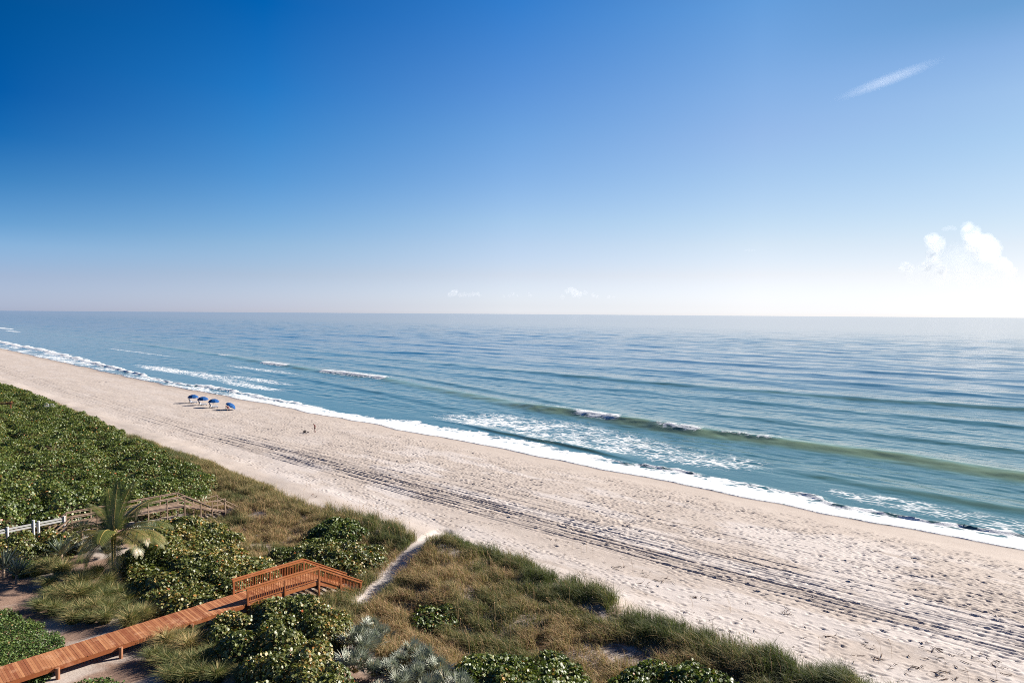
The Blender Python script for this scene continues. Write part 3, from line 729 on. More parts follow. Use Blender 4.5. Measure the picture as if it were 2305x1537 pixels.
for i, (s, n) in enumerate(spots):
    for j, off in enumerate((-.52, .52)):
        o = lc if (i == 0 and j == 0) else copy_tree(lc)
        dirx = np.array([math.cos(rzc), math.sin(rzc)]); dirp = np.array([-dirx[1], dirx[0]])
        x, y = W(s, n); p = np.array([float(x), float(y)]) - dirp * off + dirx * (-.25 + .22 * j)
        o.location = (p[0], p[1], float(ground(s, n)) + .02); o.rotation_euler = (0, 0, rzc)
        tag(o, 'pale lounge chair under the %s upright blue umbrella, the %s of its pair' % (names[i], ('farther', 'nearer')[j]), 'lounge chair', gl)

M_SKIN = plain('tanned_skin', (0.17, 0.075, 0.05), .55, .3, .1); M_SKIN2 = plain('sunburnt_skin', (0.20, 0.075, 0.06), .55, .3, .1)
M_HAIR = plain('dark_hair', (0.02, 0.013, 0.01), .7, .2); M_SHORT = plain('black_shorts', (0.03, 0.018, 0.018), .8, .2); M_REDS = plain('dark_red_shorts', (0.16, 0.012, 0.03), .8, .2)
M_TOP = plain('maroon_top', (0.10, 0.018, 0.026), .8, .2); M_BAG = plain('black_bag', (0.018, 0.013, 0.014), .7, .3)
def skinned(name, pts, edges, mat, parent, root=0, sub=2):
    """pts: (x,y,z,radius)"""
    me = bpy.data.meshes.new(name); me.from_pydata([p[:3] for p in pts], edges, []); me.update()
    o = link(name, me, mat, parent)
    md = o.modifiers.new('skin', 'SKIN'); md.use_smooth_shade = True
    if not me.skin_vertices: bpy.context.view_layer.update()
    for i, p in enumerate(pts):
        v_ = me.skin_vertices[0].data[i]; v_.radius = (p[3], p[4] if len(p) > 4 else p[3]); v_.use_root = (i == root)
    sb = o.modifiers.new('subdivide', 'SUBSURF'); sb.levels = sub; sb.render_levels = sub
    return o
def person(name, J, label, mats, hair_scale=1.0, top=None):
    """J: joints, x = the way the person faces, y = left"""
    r_ = empty('person'); tag(r_, label, 'person', 'people on the beach')
    k = ['pelvis', 'waist', 'chest', 'neck', 'head', 'crown', 'lsh', 'lel', 'lwr', 'lhand', 'rsh', 'rel', 'rwr', 'rhand', 'lhip', 'lkn', 'lan', 'ltoe', 'rhip', 'rkn', 'ran', 'rtoe', 'nose']
    R = dict(pelvis=(.125, .15), waist=(.115, .13), chest=(.125, .16), neck=.055, head=.088, crown=.075, lsh=.06, rsh=.06, lel=.042, rel=.042, lwr=.03, rwr=.03, lhand=.036, rhand=.036,
             lhip=.088, rhip=.088, lkn=.058, rkn=.058, lan=.038, ran=.038, ltoe=.032, rtoe=.032, nose=.018)
    pts = []
    for q in k:
        rr_ = R[q]; pts.append((*J[q], *(rr_ if isinstance(rr_, tuple) else (rr_, rr_))))
    E_ = [(0, 1), (1, 2), (2, 3), (3, 4), (4, 5), (2, 6), (6, 7), (7, 8), (8, 9), (2, 10), (10, 11), (11, 12), (12, 13), (0, 14), (14, 15), (15, 16), (16, 17), (0, 18), (18, 19), (19, 20), (20, 21), (4, 22)]
    # five fingers on each hand
    for side, hi, wi in (('l', 9, 8), ('r', 13, 12)):
        hv = Vector(J[side + 'hand']); d = (hv - Vector(J[side + 'wr'])).normalized(); sd = d.cross(Vector((1, 0, .2))).normalized()
        for f_, ln in ((-1.5, .07), (-.5, .085), (.5, .08), (1.5, .062)):
            b_ = len(pts); p_ = hv + d * .045 + sd * f_ * .02; pts.append((*p_, .012, .012)); q_ = p_ + d * ln * .7 + Vector((.012, 0, -.012)); pts.append((*q_, .009, .009)); E_ += [(hi, b_), (b_, b_ + 1)]
        b_ = len(pts); p_ = hv + sd * -.05 + d * .02; pts.append((*p_, .013, .013)); E_.append((hi, b_))
    skinned('body', pts, E_, mats[0], r_)
    def seg(nm, keys, rad, mat):
        P_ = [(*J[q], rd, rd) for q, rd in zip(keys, rad)]; skinned(nm, P_, [(i, i + 1) for i in range(len(P_) - 1)], mat, r_)
    mid = lambda a_, b_, t: tuple(Vector(J[a_]).lerp(Vector(J[b_]), t))
    sh = [(*J['pelvis'], .15, .17), (*mid('pelvis', 'waist', .55), .13, .15), (*J['lhip'], .112, .112), (*mid('lhip', 'lkn', .62), .10, .10), (*J['rhip'], .112, .112), (*mid('rhip', 'rkn', .62), .10, .10)]
    skinned('shorts', sh, [(0, 1), (0, 2), (2, 3), (0, 4), (4, 5)], mats[1], r_)
    hd = Vector(J['head']); cr = Vector(J['crown']); bk = Vector((-.03, 0, .0))
    skinned('hair', [(*(hd + bk + (cr - hd) * .35), .088, .088), (*(cr + bk * .5 + (cr - hd) * .15), .082, .082)], [(0, 1)], mats[2], r_)
    if top is not None:
        skinned('top', [(*mid('waist', 'chest', -.1), .13, .15), (*mid('waist', 'chest', .6), .14, .17), (*J['chest'], .14, .18), (*J['lsh'], .078, .078), (*mid('lsh', 'lel', .4), .062, .062), (*J['rsh'], .078, .078), (*mid('rsh', 'rel', .4), .062, .062)],
                [(0, 1), (1, 2), (2, 3), (3, 4), (2, 5), (5, 6)], top, r_)
    return r_
Jst = dict(pelvis=(0, 0, .93), waist=(-.02, 0, 1.10), chest=(.06, 0, 1.34), neck=(.17, 0, 1.50), head=(.27, 0, 1.58), crown=(.32, 0, 1.67), nose=(.37, 0, 1.55),
           lsh=(.08, .19, 1.41), lel=(-.06, .33, 1.16), lwr=(.08, .24, .98), lhand=(.10, .2, .93), rsh=(.08, -.19, 1.41), rel=(.10, -.25, 1.12), rwr=(.20, -.2, .90), rhand=(.22, -.19, .84),
           lhip=(0, .10, .87), lkn=(.05, .11, .48), lan=(-.02, .11, .08), ltoe=(.14, .12, .03), rhip=(0, -.10, .87), rkn=(.07, -.10, .48), ran=(-.12, -.10, .09), rtoe=(.04, -.11, .03))
def face(o, px, py, rz, z=1.25):
    s, n = at(px, py, z); setp(o, s, n, rz)
p1 = person('person', Jst, 'person with bowed head standing alone beside a dark bag, in dark shorts', (M_SKIN2, M_SHORT, M_HAIR), top=M_TOP)
face(p1, 709, 972.5, math.radians(185))
Jcr = dict(pelvis=(-.12, 0, .80), waist=(.02, 0, .93), chest=(.22, 0, 1.06), neck=(.38, 0, 1.12), head=(.48, 0, 1.13), crown=(.56, 0, 1.18), nose=(.55, 0, 1.06),
           lsh=(.27, .19, 1.06), lel=(.36, .24, .78), lwr=(.44, .14, .55), lhand=(.46, .08, .49), rsh=(.27, -.19, 1.06), rel=(.36, -.24, .80), rwr=(.45, -.12, .64), rhand=(.47, -.06, .58),
           lhip=(-.12, .10, .76), lkn=(.14, .14, .44), lan=(.02, .14, .08), ltoe=(.18, .15, .03), rhip=(-.14, -.10, .76), rkn=(-.25, -.14, .40), ran=(-.55, -.15, .09), rtoe=(-.42, -.16, .03))
p2 = person('person', Jcr, 'person in dark red shorts bending under the tilted blue umbrella', (M_SKIN, M_REDS, M_HAIR))
face(p2, 512.5, 923, math.radians(178))
bag = empty('beach_bag'); tag(bag, 'dark beach bag with a round handle lying on the sand beside the standing person', 'bag')
mb = MB(); mb.tube([(-.30, 0, .12), (-.26, 0, .15), (0, 0, .17), (.26, 0, .15), (.30, 0, .12)], [.08, .14, .16, .14, .08], 12); mb.build('body', M_BAG, bag, True)
mb = MB(); mb.tube([(.24 * math.cos(a_), 0, .22 + .22 * math.sin(a_)) for a_ in np.linspace(0, math.pi, 12)], .035, 8); mb.build('handle', M_BAG, bag, True)
mb = MB(); mb.tube([(.45, -.05, .06), (.55, 0, .09), (.75, .05, .06)], [.05, .08, .04], 8); mb.build('strap', M_BAG, bag, True)
face(bag, 686, 972.5, 0.15)

# two white arched chairs half sunk in the far thicket
wc = empty('garden_chair')
mb = MB(); mb.tube([(-.42, 0, 0), (-.44, 0, .55), (-.36, 0, .85), (-.16, 0, 1.02), (.16, 0, 1.02), (.36, 0, .85), (.44, 0, .55), (.42, 0, 0)], .055, 8); mb.build('arched_frame', M_WHITE, wc, True)
mb = MB(); mb.box((0, -.28, .42), (.40, .30, .03)); mb.build('seat', M_WHITE, wc, bevel=.01)
mb = MB()
for x in (-.2, -.07, .07, .2): mb.bar((x, 0, .44), (x, 0, .98), .035, .025)
mb.build('back_slats', M_WHITE, wc)
for x in (-.34, .34):
    mb = MB(); mb.bar((x, -.52, -1.2), (x, -.52, .42), .05, .05); mb.build('leg', M_WHITE, wc)
WHITE_CHAIRS = [(104.2, 915.5), (116.2, 916.2)]
wobj = [wc, copy_tree(wc)]
for o, (px, py), w_ in zip(wobj, WHITE_CHAIRS, ('left', 'right')):
    s, n = at(px, py, 3.3); o.location = P(s, n, 3.0); o.rotation_euler = (0, 0, math.radians(28 if w_ == 'left' else 22))
    tag(o, 'white arched garden chair half hidden in the far thicket, the %s one of two' % w_, 'chair', 'white chairs in the thicket')
# ------------------------------------------------------------------ foliage materials
def leafmat(name, stops, rough=.42, spec=.5, trans=.28, key='rnd'):
    m, nt, b = newmat(name); L = nt.links.new
    rn = attr(nt, key).outputs['Fac']
    col = ramp(nt, stops, rn).outputs[0]
    L(col, b.inputs['Base Color']); b.inputs['Roughness'].default_value = rough; b.inputs['Specular IOR Level'].default_value = spec
    if trans:
        t = nt.nodes.new('ShaderNodeBsdfTranslucent'); L(mixc(nt, 0.35, col, (0.16, 0.22, 0.02)), t.inputs['Color'])
        mx = nt.nodes.new('ShaderNodeMixShader'); mx.inputs[0].default_value = trans
        L(b.outputs[0], mx.inputs[1]); L(t.outputs[0], mx.inputs[2]); L(mx.outputs[0], nt.nodes['Material Output'].inputs['Surface'])
    return m
M_GRAPE = leafmat('sea_grape_leaves', [(0, (0.039, 0.056, 0.012)), (.35, (0.090, 0.112, 0.022)), (.62, (0.173, 0.177, 0.041)), (.80, (0.281, 0.218, 0.066)), (.88, (0.428, 0.253, 0.060)), (.94, (0.527, 0.183, 0.036)), (1, (0.329, 0.062, 0.024))], .46, .60, .28)
M_GRAPE2 = leafmat('far_sea_grape_leaves', [(0, (0.036, 0.060, 0.010)), (.4, (0.081, 0.119, 0.020)), (.68, (0.145, 0.179, 0.032)), (.86, (0.227, 0.207, 0.049)), (.93, (0.406, 0.221, 0.049)), (1, (0.358, 0.097, 0.032))], .48, .6, .28)
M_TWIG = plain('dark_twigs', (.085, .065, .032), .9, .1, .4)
M_GRASS = leafmat('dune_grass_blades', [(0, (0.063, 0.081, 0.032)), (.3, (0.121, 0.129, 0.050)), (.5, (0.213, 0.179, 0.074)), (.68, (0.333, 0.241, 0.116)), (.86, (0.483, 0.347, 0.189)), (1, (0.345, 0.190, 0.105))], .7, .25, .3)
M_TUSS = leafmat('tussock_blades', [(0, (0.060, 0.084, 0.026)), (.35, (0.143, 0.166, 0.059)), (.6, (0.247, 0.237, 0.099)), (.8, (0.448, 0.331, 0.145)), (1, (0.700, 0.489, 0.238))], .6, .3, .3)
M_OAT = leafmat('sea_oat_stalks', [(0, (.30, .19, .09)), (1, (.45, .30, .16))], .8, .2, .2)
M_PALMETTO = leafmat('silver_palmetto_leaves', [(0, (0.122, 0.145, 0.109)), (.5, (0.243, 0.265, 0.207)), (.85, (0.386, 0.391, 0.310)), (1, (0.543, 0.378, 0.253))], .45, .5, .15)
M_YUCCA = leafmat('sword_leaves', [(0, (0.054, 0.075, 0.050)), (.6, (0.132, 0.161, 0.110)), (1, (0.288, 0.287, 0.198))], .42, .5, .1)
M_FROND = leafmat('palm_leaflets', [(0, (0.055, 0.075, 0.019)), (.5, (0.121, 0.135, 0.036)), (.85, (0.242, 0.189, 0.060)), (1, (0.486, 0.298, 0.193))], .40, .55, .35)
M_STEM = leafmat('palm_stems', [(0, (.22, .16, .05)), (1, (.36, .26, .08))], .6, .3, 0)
M_TRUNK = plain('palm_trunk', (.23, .165, .125), .9, .1, .3)
M_COVER = leafmat('ground_cover_leaves', [(0, (0.031, 0.066, 0.015)), (.5, (0.075, 0.132, 0.028)), (.85, (0.150, 0.192, 0.044)), (1, (0.375, 0.180, 0.099))], .5, .4, .25)

# ------------------------------------------------------------------ shrub masses with domed, uneven tops
def inpoly(P_, s, n):
    c = np.zeros(s.shape, bool); j = len(P_) - 1
    for i in range(len(P_)):
        (si, ni), (sj, nj) = P_[i], P_[j]
        c ^= ((ni > n) != (nj > n)) & (s < (sj - si) * (n - ni) / (nj - ni + 1e-12) + si); j = i
    return c
def edgedist(P_, s, n):
    d = np.full(s.shape, 1e9)
    for i in range(len(P_)):
        a = P_[i]; b_ = P_[(i + 1) % len(P_)]; e = b_ - a; L2 = e @ e + 1e-9
        t = np.clip(((s - a[0]) * e[0] + (n - a[1]) * e[1]) / L2, 0, 1)
        d = np.minimum(d, np.hypot(s - a[0] - t * e[0], n - a[1] - t * e[1]))
    return d
def shrub(name, P_, H, label, cat, seed, dens, lr, mat, dome=(.9, 1.9), gap=0.0, kind=None, group=None, step=.2, light=0.0, patchk=.35, nrm=.75, floor=.45):
    """P_: outline in shore coordinates; H: canopy height above the ground"""
    g = np.random.default_rng(seed); P_ = np.asarray(P_, float)
    s0, n0 = P_.min(0) - .6; s1, n1 = P_.max(0) + .6
    ss = np.arange(s0, s1, step); nn = np.arange(n0, n1, step)
    S_, N_ = np.meshgrid(ss, nn, indexing='ij')
    wob = (fbm(S_ / 1.7, N_ / 1.7, seed, 3) - .5) * 1.5
    d = np.where(inpoly(P_, S_, N_), 1, -1) * edgedist(P_, S_, N_) + wob * .6
    HM = np.where(d > 0, H * floor * np.clip(d / 1.1, 0, 1) ** .6, 0)
    area = (d > 0).sum() * step * step
    nd_ = int(area / (0.5 * (dome[0] + dome[1])) ** 2 * 0.85) + 1
    k = 0; tries = 0
    while k < nd_ and tries < nd_ * 30:
        tries += 1
        cs, cn = g.uniform(s0, s1), g.uniform(n0, n1)
        i, j = int((cs - s0) / step), int((cn - n0) / step)
        if not (0 <= i < S_.shape[0] and 0 <= j < S_.shape[1]) or d[i, j] < .15: continue
        k += 1
        r_ = g.uniform(*dome); top = H * g.uniform(.72, 1.08) * (.55 + .45 * min(1, d[i, j] / 1.6))
        a0, a1 = max(0, int((cs - r_ - s0) / step)), int((cs + r_ - s0) / step) + 2; b0, b1 = max(0, int((cn - r_ - n0) / step)), int((cn + r_ - n0) / step) + 2
        q = ((S_[a0:a1, b0:b1] - cs) ** 2 + (N_[a0:a1, b0:b1] - cn) ** 2) / r_ ** 2
        HM[a0:a1, b0:b1] = np.maximum(HM[a0:a1, b0:b1], np.where((q < 1) & (d[a0:a1, b0:b1] > -.35), top * np.clip(1 - q, 0, 1) ** .42, 0))
    HM *= (0.86 + .28 * fbm(S_ / .9, N_ / .9, seed + 5, 2))
    if gap: HM *= 1 - gap * sm(.60, .72, fbm(S_ / 3.0, N_ / 3.0, seed + 9, 2))
    G_ = ground(S_, N_)
    gs_, gn_ = np.gradient(HM, step)
    # leaves
    nl = int(area * dens)
    cs = g.uniform(s0, s1 - step * 1.01, int(nl * (s1 - s0) * (n1 - n0) / max(area, .1))); cn = g.uniform(n0, n1 - step * 1.01, len(cs))
    i = ((cs - s0) / step).astype(int); j = ((cn - n0) / step).astype(int)
    fs_ = (cs - s0) / step - i; fn_ = (cn - n0) / step - j
    i = np.clip(i, 0, S_.shape[0] - 2); j = np.clip(j, 0, S_.shape[1] - 2)
    hm = (HM[i, j] * (1 - fs_) + HM[i + 1, j] * fs_) * (1 - fn_) + (HM[i, j + 1] * (1 - fs_) + HM[i + 1, j + 1] * fs_) * fn_
    ok = hm > .12; cs, cn, hm, i, j = cs[ok], cn[ok], hm[ok], i[ok], j[ok]
    gr = np.hypot(gs_[i, j], gn_[i, j])
    # steep sides get leaves down their whole height
    drop = g.random(len(cs)) ** 2.2 * (.25 + np.clip(gr, 0, 3) * .35) 
    z = G_[i, j] + np.maximum(.05, hm + .06 - drop + g.normal(0, .05, len(cs)))
    nx = -gs_[i, j] * .55 + g.normal(0, nrm, len(cs)); ny = -gn_[i, j] * .55 + g.normal(0, nrm, len(cs)); nz = np.ones(len(cs)) * 1.0
    nv = np.stack([US[0] * nx + UN[0] * ny, US[1] * nx + UN[1] * ny, nz], -1); nv /= np.linalg.norm(nv, axis=1)[:, None]
    X_, Y_ = W(cs, cn); cen = np.stack([X_, Y_, z], -1)
    a = np.cross(nv, g.normal(0, 1, nv.shape)); a /= np.linalg.norm(a, axis=1)[:, None]; b_ = np.cross(nv, a)
    R_ = lr * g.uniform(.65, 1.25, len(cs))
    ang = np.arange(6) * math.pi / 3
    V_ = cen[:, None, :] + R_[:, None, None] * (np.cos(ang)[None, :, None] * a[:, None, :] * 1.05 + np.sin(ang)[None, :, None] * b_[:, None, :] * .9)
    V_ += nv[:, None, :] * (R_[:, None, None] * .22 * (np.abs(np.cos(ang))[None, :, None] - .5))
    rn = g.random(len(cs)) * .72 + (fbm(cs / 2.2, cn / 2.2, seed + 13, 3) - .5) * patchk * 1.6 + .06 + light
    odd = g.random(len(cs)); rn = np.where(odd > .972, g.uniform(.85, 1, len(cs)), np.clip(rn, 0, .86))
    px_, py_ = P_.mean(0); org = P(px_, py_, float(ground(px_, py_)))
    root = empty(name, org)
    tag(root, label, cat, group, kind)
    oo = np.array(org)
    me_ = arrays_mesh('foliage', V_.reshape(-1, 3) - oo, np.arange(len(cs) * 6).reshape(-1, 6), False, fattr={'rnd': rn})
    o1 = link('foliage', me_, mat, root)
    # the twiggy inside of the thicket
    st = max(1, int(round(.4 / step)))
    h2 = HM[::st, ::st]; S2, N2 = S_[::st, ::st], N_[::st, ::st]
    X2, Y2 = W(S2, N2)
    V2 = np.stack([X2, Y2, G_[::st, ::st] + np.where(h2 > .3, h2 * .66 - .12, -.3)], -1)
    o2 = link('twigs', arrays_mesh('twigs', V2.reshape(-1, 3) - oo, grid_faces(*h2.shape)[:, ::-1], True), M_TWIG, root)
    if kind == 'stuff':
        for o in (o1, o2): o['kind'] = 'stuff'
    THICKETS.append((P_, d, s0, n0, step, HM))
    return root
THICKETS = []
def veg_here(s, n):
    """thicket canopy height at points, so that grass does not grow inside a thicket"""
    h_ = np.zeros(np.shape(s))
    for P_, d, s0, n0, step, HM in THICKETS:
        i = ((s - s0) / step).astype(int); j = ((n - n0) / step).astype(int)
        ok = (i >= 0) & (j >= 0) & (i < HM.shape[0]) & (j < HM.shape[1])
        h_ = np.where(ok, np.maximum(h_, HM[np.clip(i, 0, HM.shape[0] - 1), np.clip(j, 0, HM.shape[1] - 1)]), h_)
    return h_
# the long thicket along the dune, beyond the weathered walkway
PA = [(77.5, -6), (77.5, 12), (77.4, 17), (77.6, 25), (78.5, 28.5), (80, 31), (83, 33.6), (88, 36.0), (96, 36.6), (104, 36.6), (115, 37.6), (130, 38.5), (150, 39.6), (180, 40.4), (220, 39.8), (262, 39.5), (330, 38.5), (330, 5), (180, -6)]
shrub('sea_grape_thicket', PA, 1.75, 'long dense dark green sea grape thicket covering the dune beyond the weathered walkway', 'thicket', 31, 62, .108, M_GRAPE2, (1.3, 2.9), gap=.35, kind='stuff', step=.32, patchk=.3)
shrub('sea_grape_thicket', [(77.3, -8), (77.3, 10), (77.3, 22), (79, 26), (84, 25), (90, 20), (93, 8), (90, -8)], 2.9, 'tall dark wall of sea grape rising directly behind the weathered walkway rail', 'thicket', 33, 60, .115, M_GRAPE2, (1.2, 2.2), gap=.3, kind='stuff', step=.25, patchk=.3)
PB = poly([(330, 1178), (420, 1150), (505, 1165), (545, 1195), (560, 1215), (480, 1222), (420, 1216), (350, 1208)], 3.4)
shrub('sea_grape_shrub', [(71.6, 22.6), (72.6, 27.0), (70, 29.0), (66.2, 29.3), (63, 28.6), (61.5, 26.8), (63, 24), (66, 22)], 1.35, 'rounded sea grape shrub between the palm and the weathered walkway stairs', 'shrub', 41, 115, .105, M_GRAPE, (.8, 1.6), light=.04)
shrub('sea_grape_shrub', [(66, 19.4), (66.5, 22), (62.5, 24.4), (59.5, 27.2), (55.8, 27.4), (52, 26.2), (50.3, 25.6), (50, 22), (49.6, 19), (49.7, 17.2), (52, 16.2), (56, 17.0), (60, 17.6), (63, 18.4)], 1.55, 'broad sea grape shrub flecked with orange between the palm and the red boardwalk', 'shrub', 43, 125, .105, M_GRAPE, (.9, 1.8), light=.05)
shrub('sea_grape_shrub', [(61.3, 34.0), (61.8, 37.4), (59.3, 38.3), (56.2, 37.8), (54.5, 35.8), (56.2, 33.4), (59.3, 32.2)], 1.15, 'dark green sea grape shrub below the grassy dune edge, the upper of two', 'shrub', 45, 125, .10, M_GRAPE2, (.8, 1.4))
shrub('sea_grape_shrub', [(57.5, 28.6), (57.6, 32.2), (54.6, 35.2), (51.6, 36.4), (49.6, 35.4), (48.4, 33.2), (47.6, 31.6), (50.2, 30.6), (50.2, 28.3), (54.5, 27.8)], 1.25, 'olive sea grape shrub directly behind the red boardwalk stairs', 'shrub', 47, 130, .10, M_GRAPE, (.8, 1.5), light=.02)
shrub('sea_grape_thicket', [(45.4, 17.9), (46.1, 20.5), (45.9, 24.6), (43.0, 25.6), (40.4, 26.0), (39.0, 24.8), (37.4, 22.9), (35.0, 21.6), (31.5, 20.8), (28.5, 20.2), (27.5, 18.5), (29.5, 16), (34.5, 16.6), (38.5, 17.4), (42.2, 17.2)], 1.9, 'large sea grape thicket with orange leaves in front of the red boardwalk', 'thicket', 49, 150, .095, M_GRAPE, (.9, 1.7), light=.05)
shrub('sea_grape_shrub', [(31.2, 27.0), (31.6, 29.8), (30.2, 32.0), (27.8, 33.4), (24.8, 32.4), (22.6, 31.4), (20.5, 28.5), (24.5, 25.0), (28.5, 25.0)], 1.05, 'glossy green sea grape shrub at the bottom edge right of the silver palmettos', 'shrub', 51, 105, .105, M_GRAPE2, (.7, 1.3), nrm=.9)
shrub('sea_grape_shrub', [(23.6, 32.8), (23.2, 35.8), (21, 37.9), (18.4, 37.9), (15.6, 36.6), (14.5, 33.5), (17, 31.5), (20.5, 31.8)], 1.05, 'glossy green sea grape shrub at the bottom edge nearest the bare beach sand', 'shrub', 53, 105, .105, M_GRAPE2, (.7, 1.3), nrm=.9)
shrub('sea_grape_shrub', [(39.6, 30.4), (39.4, 32.3), (37.6, 32.9), (35.8, 31.8), (35.8, 30.2), (37.6, 29.6)], .95, 'small dark sea grape bush standing alone in the dry dune grass', 'shrub', 55, 70, .10, M_GRAPE2, (.6, 1.0))
shrub('hedge', [(74.4, 4), (74.4, 12.2), (74.0, 16.6), (70.2, 17.0), (68.6, 15.8), (69.6, 12.0), (69.8, 4)], 2.25, 'low dark hedge with orange tips below the white fence', 'hedge', 57, 120, .10, M_GRAPE, (.7, 1.2))
shrub('shrub', [(69.2, 11.6), (69, 13.6), (67.4, 14.2), (65.9, 13.2), (66.4, 11.6)], 1.15, 'pale green fine leaved shrub beside the spiky yucca at the left edge', 'shrub', 59, 420, .045, M_COVER, (.6, 1.0), light=.12)
shrub('ground_cover', [(59.8, 4), (60, 9.2), (57, 10.4), (52, 11.2), (48.6, 10.8), (46.5, 9.0), (49.3, 7.2), (49.3, 3.0)], .34, 'low green ground cover beside the boardwalk in the left corner', 'ground cover', 61, 330, .05, M_COVER, (.5, 1.0), kind='stuff', floor=.7)
shrub('ground_cover', [(45.9, 8.2), (44.6, 11.3), (42.2, 12.6), (39.8, 14.6), (37.2, 17.0), (33, 16), (34, 10), (40, 6)], .34, 'low green ground cover creeping along the bottom edge below the boardwalk', 'ground cover', 63, 330, .05, M_COVER, (.4, .9), kind='stuff', floor=.7, gap=.6)

# ------------------------------------------------------------------ grass blades
def blades(cs, cn, cz, ln, wd, lean_dir, lean, seed, droop=.35):
    """arrays of curved blades: 6 points, two quads each"""
    g = np.random.default_rng(seed); m = len(cs)
    X_, Y_ = W(cs, cn); base_ = np.stack([X_, Y_, cz], -1)
    ld = np.stack([np.cos(lean_dir), np.sin(lean_dir), np.zeros(m)], -1)
    fa = g.uniform(0, 2 * math.pi, m); sd = np.stack([np.cos(fa), np.sin(fa), np.zeros(m)], -1)
    sl = np.sin(lean)[:, None]; cl = np.cos(lean)[:, None]; up_ = np.array([0, 0, 1.0])
    mid_ = base_ + ln[:, None] * .55 * (ld * sl * .75 + up_ * cl)
    tip_ = base_ + ln[:, None] * (ld * np.clip(sl * 1.15 + droop * .45, 0, 1) + up_ * np.maximum(cl - droop * .55, -.1))
    w_ = wd[:, None]
    V_ = np.stack([base_ - sd * w_ * .5, base_ + sd * w_ * .5, mid_ - sd * w_ * .42, mid_ + sd * w_ * .42, tip_ - sd * w_ * .07, tip_ + sd * w_ * .07], 1).reshape(-1, 3)
    k = np.arange(m)[:, None] * 6
    F_ = np.stack([k + np.array([0, 1, 3, 2]), k + np.array([2, 3, 5, 4])], 1).reshape(-1, 4)
    return V_, F_
gg = np.random.default_rng(99)
NG = 600000
gs2 = 3 + 130 * gg.random(NG) ** 1.35; gn2 = 22.5 + gg.random(NG) * 22
den = sm(veg_edge(gs2) + .25, veg_edge(gs2) - .65, gn2 + 1.7 * (fbm(gs2 / 1.8, gn2 / 1.8, 301, 3) - .5))
low = np.interp(gs2, [0, 25, 31, 36, 45, 46.2, 50, 58, 63, 71, 76, 80, 90, 100, 130], [31, 26, 25, 25.0, 24, 24, 28.5, 27, 28, 29, 29, 29, 32, 34.5, 37])
den *= sm(low - .4, low + .6, gn2)
pdist, _ = path_dist(gs2, gn2)
den *= sm(.65, 1.2, pdist + .35 * (vnoise(gs2 / .8, gn2 / .8, 305) - .5)) 
for ps, pn, r1, r2 in ((25.0, 36.9, 1.9, 1.3), (29.8, 40.2, 1.15, .8), (70.5, 33.6, 1.6, 1.0), (61.9, 29.9, 1.5, .8), (24.4, 40.6, .6, .45), (79, 36.2, 2.0, .5), (66.5, 37.0, 1.2, .5)):
    den *= sm(.7, 1.25, np.hypot((gs2 - ps) / r1, (gn2 - pn) / r2) + .5 * (vnoise(gs2 / .7, gn2 / .7, 309) - .5))
den *= np.where((gs2 > 46.2) & (gs2 < 49) & (gn2 < 30.9), 0, 1)
den *= np.where((gs2 > 73.8) & (gs2 < 76.2) & (gn2 < 33.2), 0, 1)
clump = fbm(gs2 / 1.1, gn2 / 1.1, 311, 3)
den *= .42 + .58 * sm(.30, .52, clump)
kp = (gg.random(NG) < den); gs2, gn2, clump = gs2[kp], gn2[kp], clump[kp]
vh = veg_here(gs2, gn2); kp = (vh < .45); gs2, gn2, clump = gs2[kp], gn2[kp], clump[kp]
m_ = len(gs2)
edge_in = veg_edge(gs2) - gn2
hfac = .62 + .95 * sm(.34, .68, clump)
ln = hfac * gg.uniform(.45, 1.05, m_) * np.where(edge_in < 3.2, 1.15, .85)
green = fbm(gs2 / 5, gn2 / 3.5, 321, 3)
rn = .66 + .27 * gg.normal(0, 1, m_) - .42 * sm(.45, .62, green) + .10 * sm(3, 7, edge_in)
rn -= .30 * sm(4.2, 1.8, edge_in) * sm(52.5, 44, gs2) + .15 * sm(4, 1.5, edge_in)
rn = np.clip(rn, 0.02, 1)
V_, F_ = blades(gs2, gn2, ground(gs2, gn2) - .02, ln, gg.uniform(.018, .034, m_), gg.normal(math.radians(150), 1.3, m_), np.abs(gg.normal(.32, .26, m_)), 331, .45)
me_ = arrays_mesh('dune_grass', V_, F_, False, fattr={'rnd': np.repeat(rn, 2)})
tag(link('dune_grass', me_, M_GRASS), 'dry tan and green dune grass covering the ridge above the beach', 'grass', kind='stuff')
# short grass along the far dune foot
NG = 60000
a_s = 80 + 180 * gg.random(NG) ** 1.4; a_n = veg_edge(a_s) + .5 - gg.random(NG) ** 1.3 * 4.5
kp = (veg_here(a_s, a_n) < .4) & (gg.random(NG) < sm(.38, .55, fbm(a_s / 6, a_n / 3, 341, 3)) * sm(230, 120, a_s)); a_s, a_n = a_s[kp], a_n[kp]; m_ = len(a_s)
V_, F_ = blades(a_s, a_n, ground(a_s, a_n) - .02, gg.uniform(.5, 1.1, m_), gg.uniform(.03, .05, m_), gg.normal(2.6, 1.2, m_), np.abs(gg.normal(.3, .25, m_)), 342, .4)
me_ = arrays_mesh('dune_grass', V_, F_, False, fattr={'rnd': np.repeat(np.clip(gg.normal(.55, .2, m_), 0, 1), 2)})
tag(link('dune_grass', me_, M_GRASS), 'olive grass fringe along the beach edge of the far thicket', 'grass', kind='stuff')

